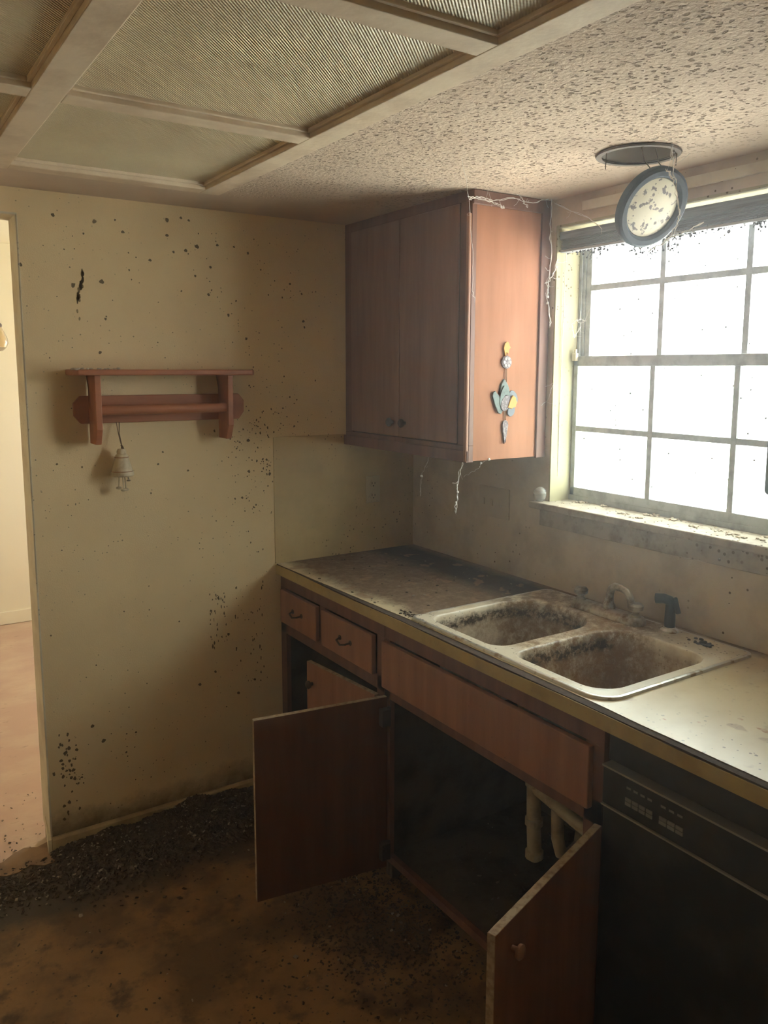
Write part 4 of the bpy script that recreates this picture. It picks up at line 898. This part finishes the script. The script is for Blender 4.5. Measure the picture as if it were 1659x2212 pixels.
# ------------------------------------------------------------ rotted debris on the floor
def chips(mb, dist, n, seed, hfun, smax=.007, dark=.95):
    rnd = random.Random(seed)
    for k in range(n):
        x, y = dist(rnd)
        if x is None: continue
        h = hfun(x, y); s_ = rnd.uniform(.0018, smax)*(1.5 if rnd.random() < .05 else 1)
        mb.mi = 1 if rnd.random() > dark else 0
        m = Matrix.Translation((x, y, h+s_*.3)) @ Euler((rnd.uniform(-.7, .7), rnd.uniform(-.7, .7), rnd.uniform(0, 6))).to_matrix().to_4x4()
        L, W_, T = s_*rnd.uniform(.7, 1.5), s_*rnd.uniform(.4, 1), s_*.25
        v = [mb.bm.verts.new(m @ Vector(p)) for p in ((-L, -W_, -T), (L*.8, -W_, -T), (L, W_*.9, -T), (-L*.7, W_, -T), (-L*.9, -W_*.8, T), (L*.7, -W_*.9, T), (L*.8, W_*.8, T), (-L*.7, W_*.8, T))]
        for q in ((0, 3, 2, 1), (4, 5, 6, 7), (0, 1, 5, 4), (1, 2, 6, 5), (2, 3, 7, 6), (3, 0, 4, 7)): mb._f([v[i] for i in q])
def mound_h(x, y):
    a = max(0, 1+y/.30); t = min(1, max(0, (x+1.56)/.45)); return max(0, .050*(a**1.6)*(.30+.70*t)*(1+.25*sin(x*17)+.15*sin(x*41+y*30)))
mb = MB(); nx, ny = 90, 26; G = []
rnd = random.Random(4)
for i in range(nx+1):
    row = []
    for j in range(ny+1):
        x = -1.515+(.86)*i/nx; y = -.0145-.30*j/ny; e = 0 if j == ny or i == 0 else rnd.uniform(-.004, .006)
        row.append(mb.bm.verts.new((x, y, max(-.002, mound_h(x, y)-.002+e))))
    G.append(row)
for i in range(nx):
    for j in range(ny): mb._f([G[i][j], G[i][j+1], G[i+1][j+1], G[i+1][j]])
def d1_(r):
    x = r.uniform(-1.53, -.64); y = -.016-abs(r.gauss(0, .13))
    return (None, None) if y < -.5 else (x, y)
def d2_(r):
    x = r.gauss(-.78, .12); y = r.gauss(-.92, .20)
    return (None, None) if x > -.575 else (x, y)
def d3_(r):
    x = r.gauss(-1.72, .20); y = r.gauss(-.14, .06)
    return (None, None) if y > -.01 else (x, y)
chips(mb, d1_, 8000, 11, mound_h)
chips(mb, d2_, 2200, 12, lambda x, y: 0, .005, .97)
chips(mb, d3_, 1600, 13, lambda x, y: .001, .006, .93)
chips(mb, lambda r: (r.uniform(-2.4, -.66), r.uniform(-2.0, -.2)), 500, 14, lambda x, y: 0, .005)
tag(mb.build('floor_debris', [M['debris'], M['debris_pale']]), 'dark rotted debris heaped along the back wall and scattered over the kitchen floor', 'debris', kind='stuff')
mb = MB(); chips(mb, lambda r: (r.gauss(-1.72, .16), abs(r.gauss(.0, .22))+.035), 150, 15, lambda x, y: 0, .004, .35)
tag(mb.build('doorway_flakes', [M['debris'], M['debris_pale']]), 'flakes on the pink floor just beyond the doorway', 'debris', kind='stuff')
mb = MB(); chips(mb, lambda r: (r.uniform(-.60, -.05), r.uniform(-1.60, -.79)), 400, 16, lambda x, y: .092, .005)
tag(mb.build('cabinet_debris', [M['debris'], M['debris_pale']]), 'crumbs lying on the floor inside the sink cabinet', 'debris', kind='stuff')

# ------------------------------------------------------------ haze volume added to imitate veiling lens glare around the window
def haze(name, x0, x1, y0, y1, z0, z1, dens, g_):
    m = bpy.data.materials.new(name); m.use_nodes = True; n = m.node_tree.nodes; l = m.node_tree.links; n.clear()
    o = n.new('ShaderNodeOutputMaterial'); v = n.new('ShaderNodeVolumeScatter'); v.inputs['Color'].default_value = (.93, .96, 1, 1)
    v.inputs['Density'].default_value = dens; v.inputs['Anisotropy'].default_value = g_; l.new(v.outputs[0], o.inputs['Volume'])
    ob = MB().box(x0, x1, y0, y1, z0, z1).build(name, m)
    return tag(ob, 'thin haze volume added for the veiling glare of the window', 'haze', kind='stuff')
VEIL = .024
if VEIL: haze('glare_veil', -3.19, -.002, -4.19, -.002, .93, H-.026, VEIL, .8)
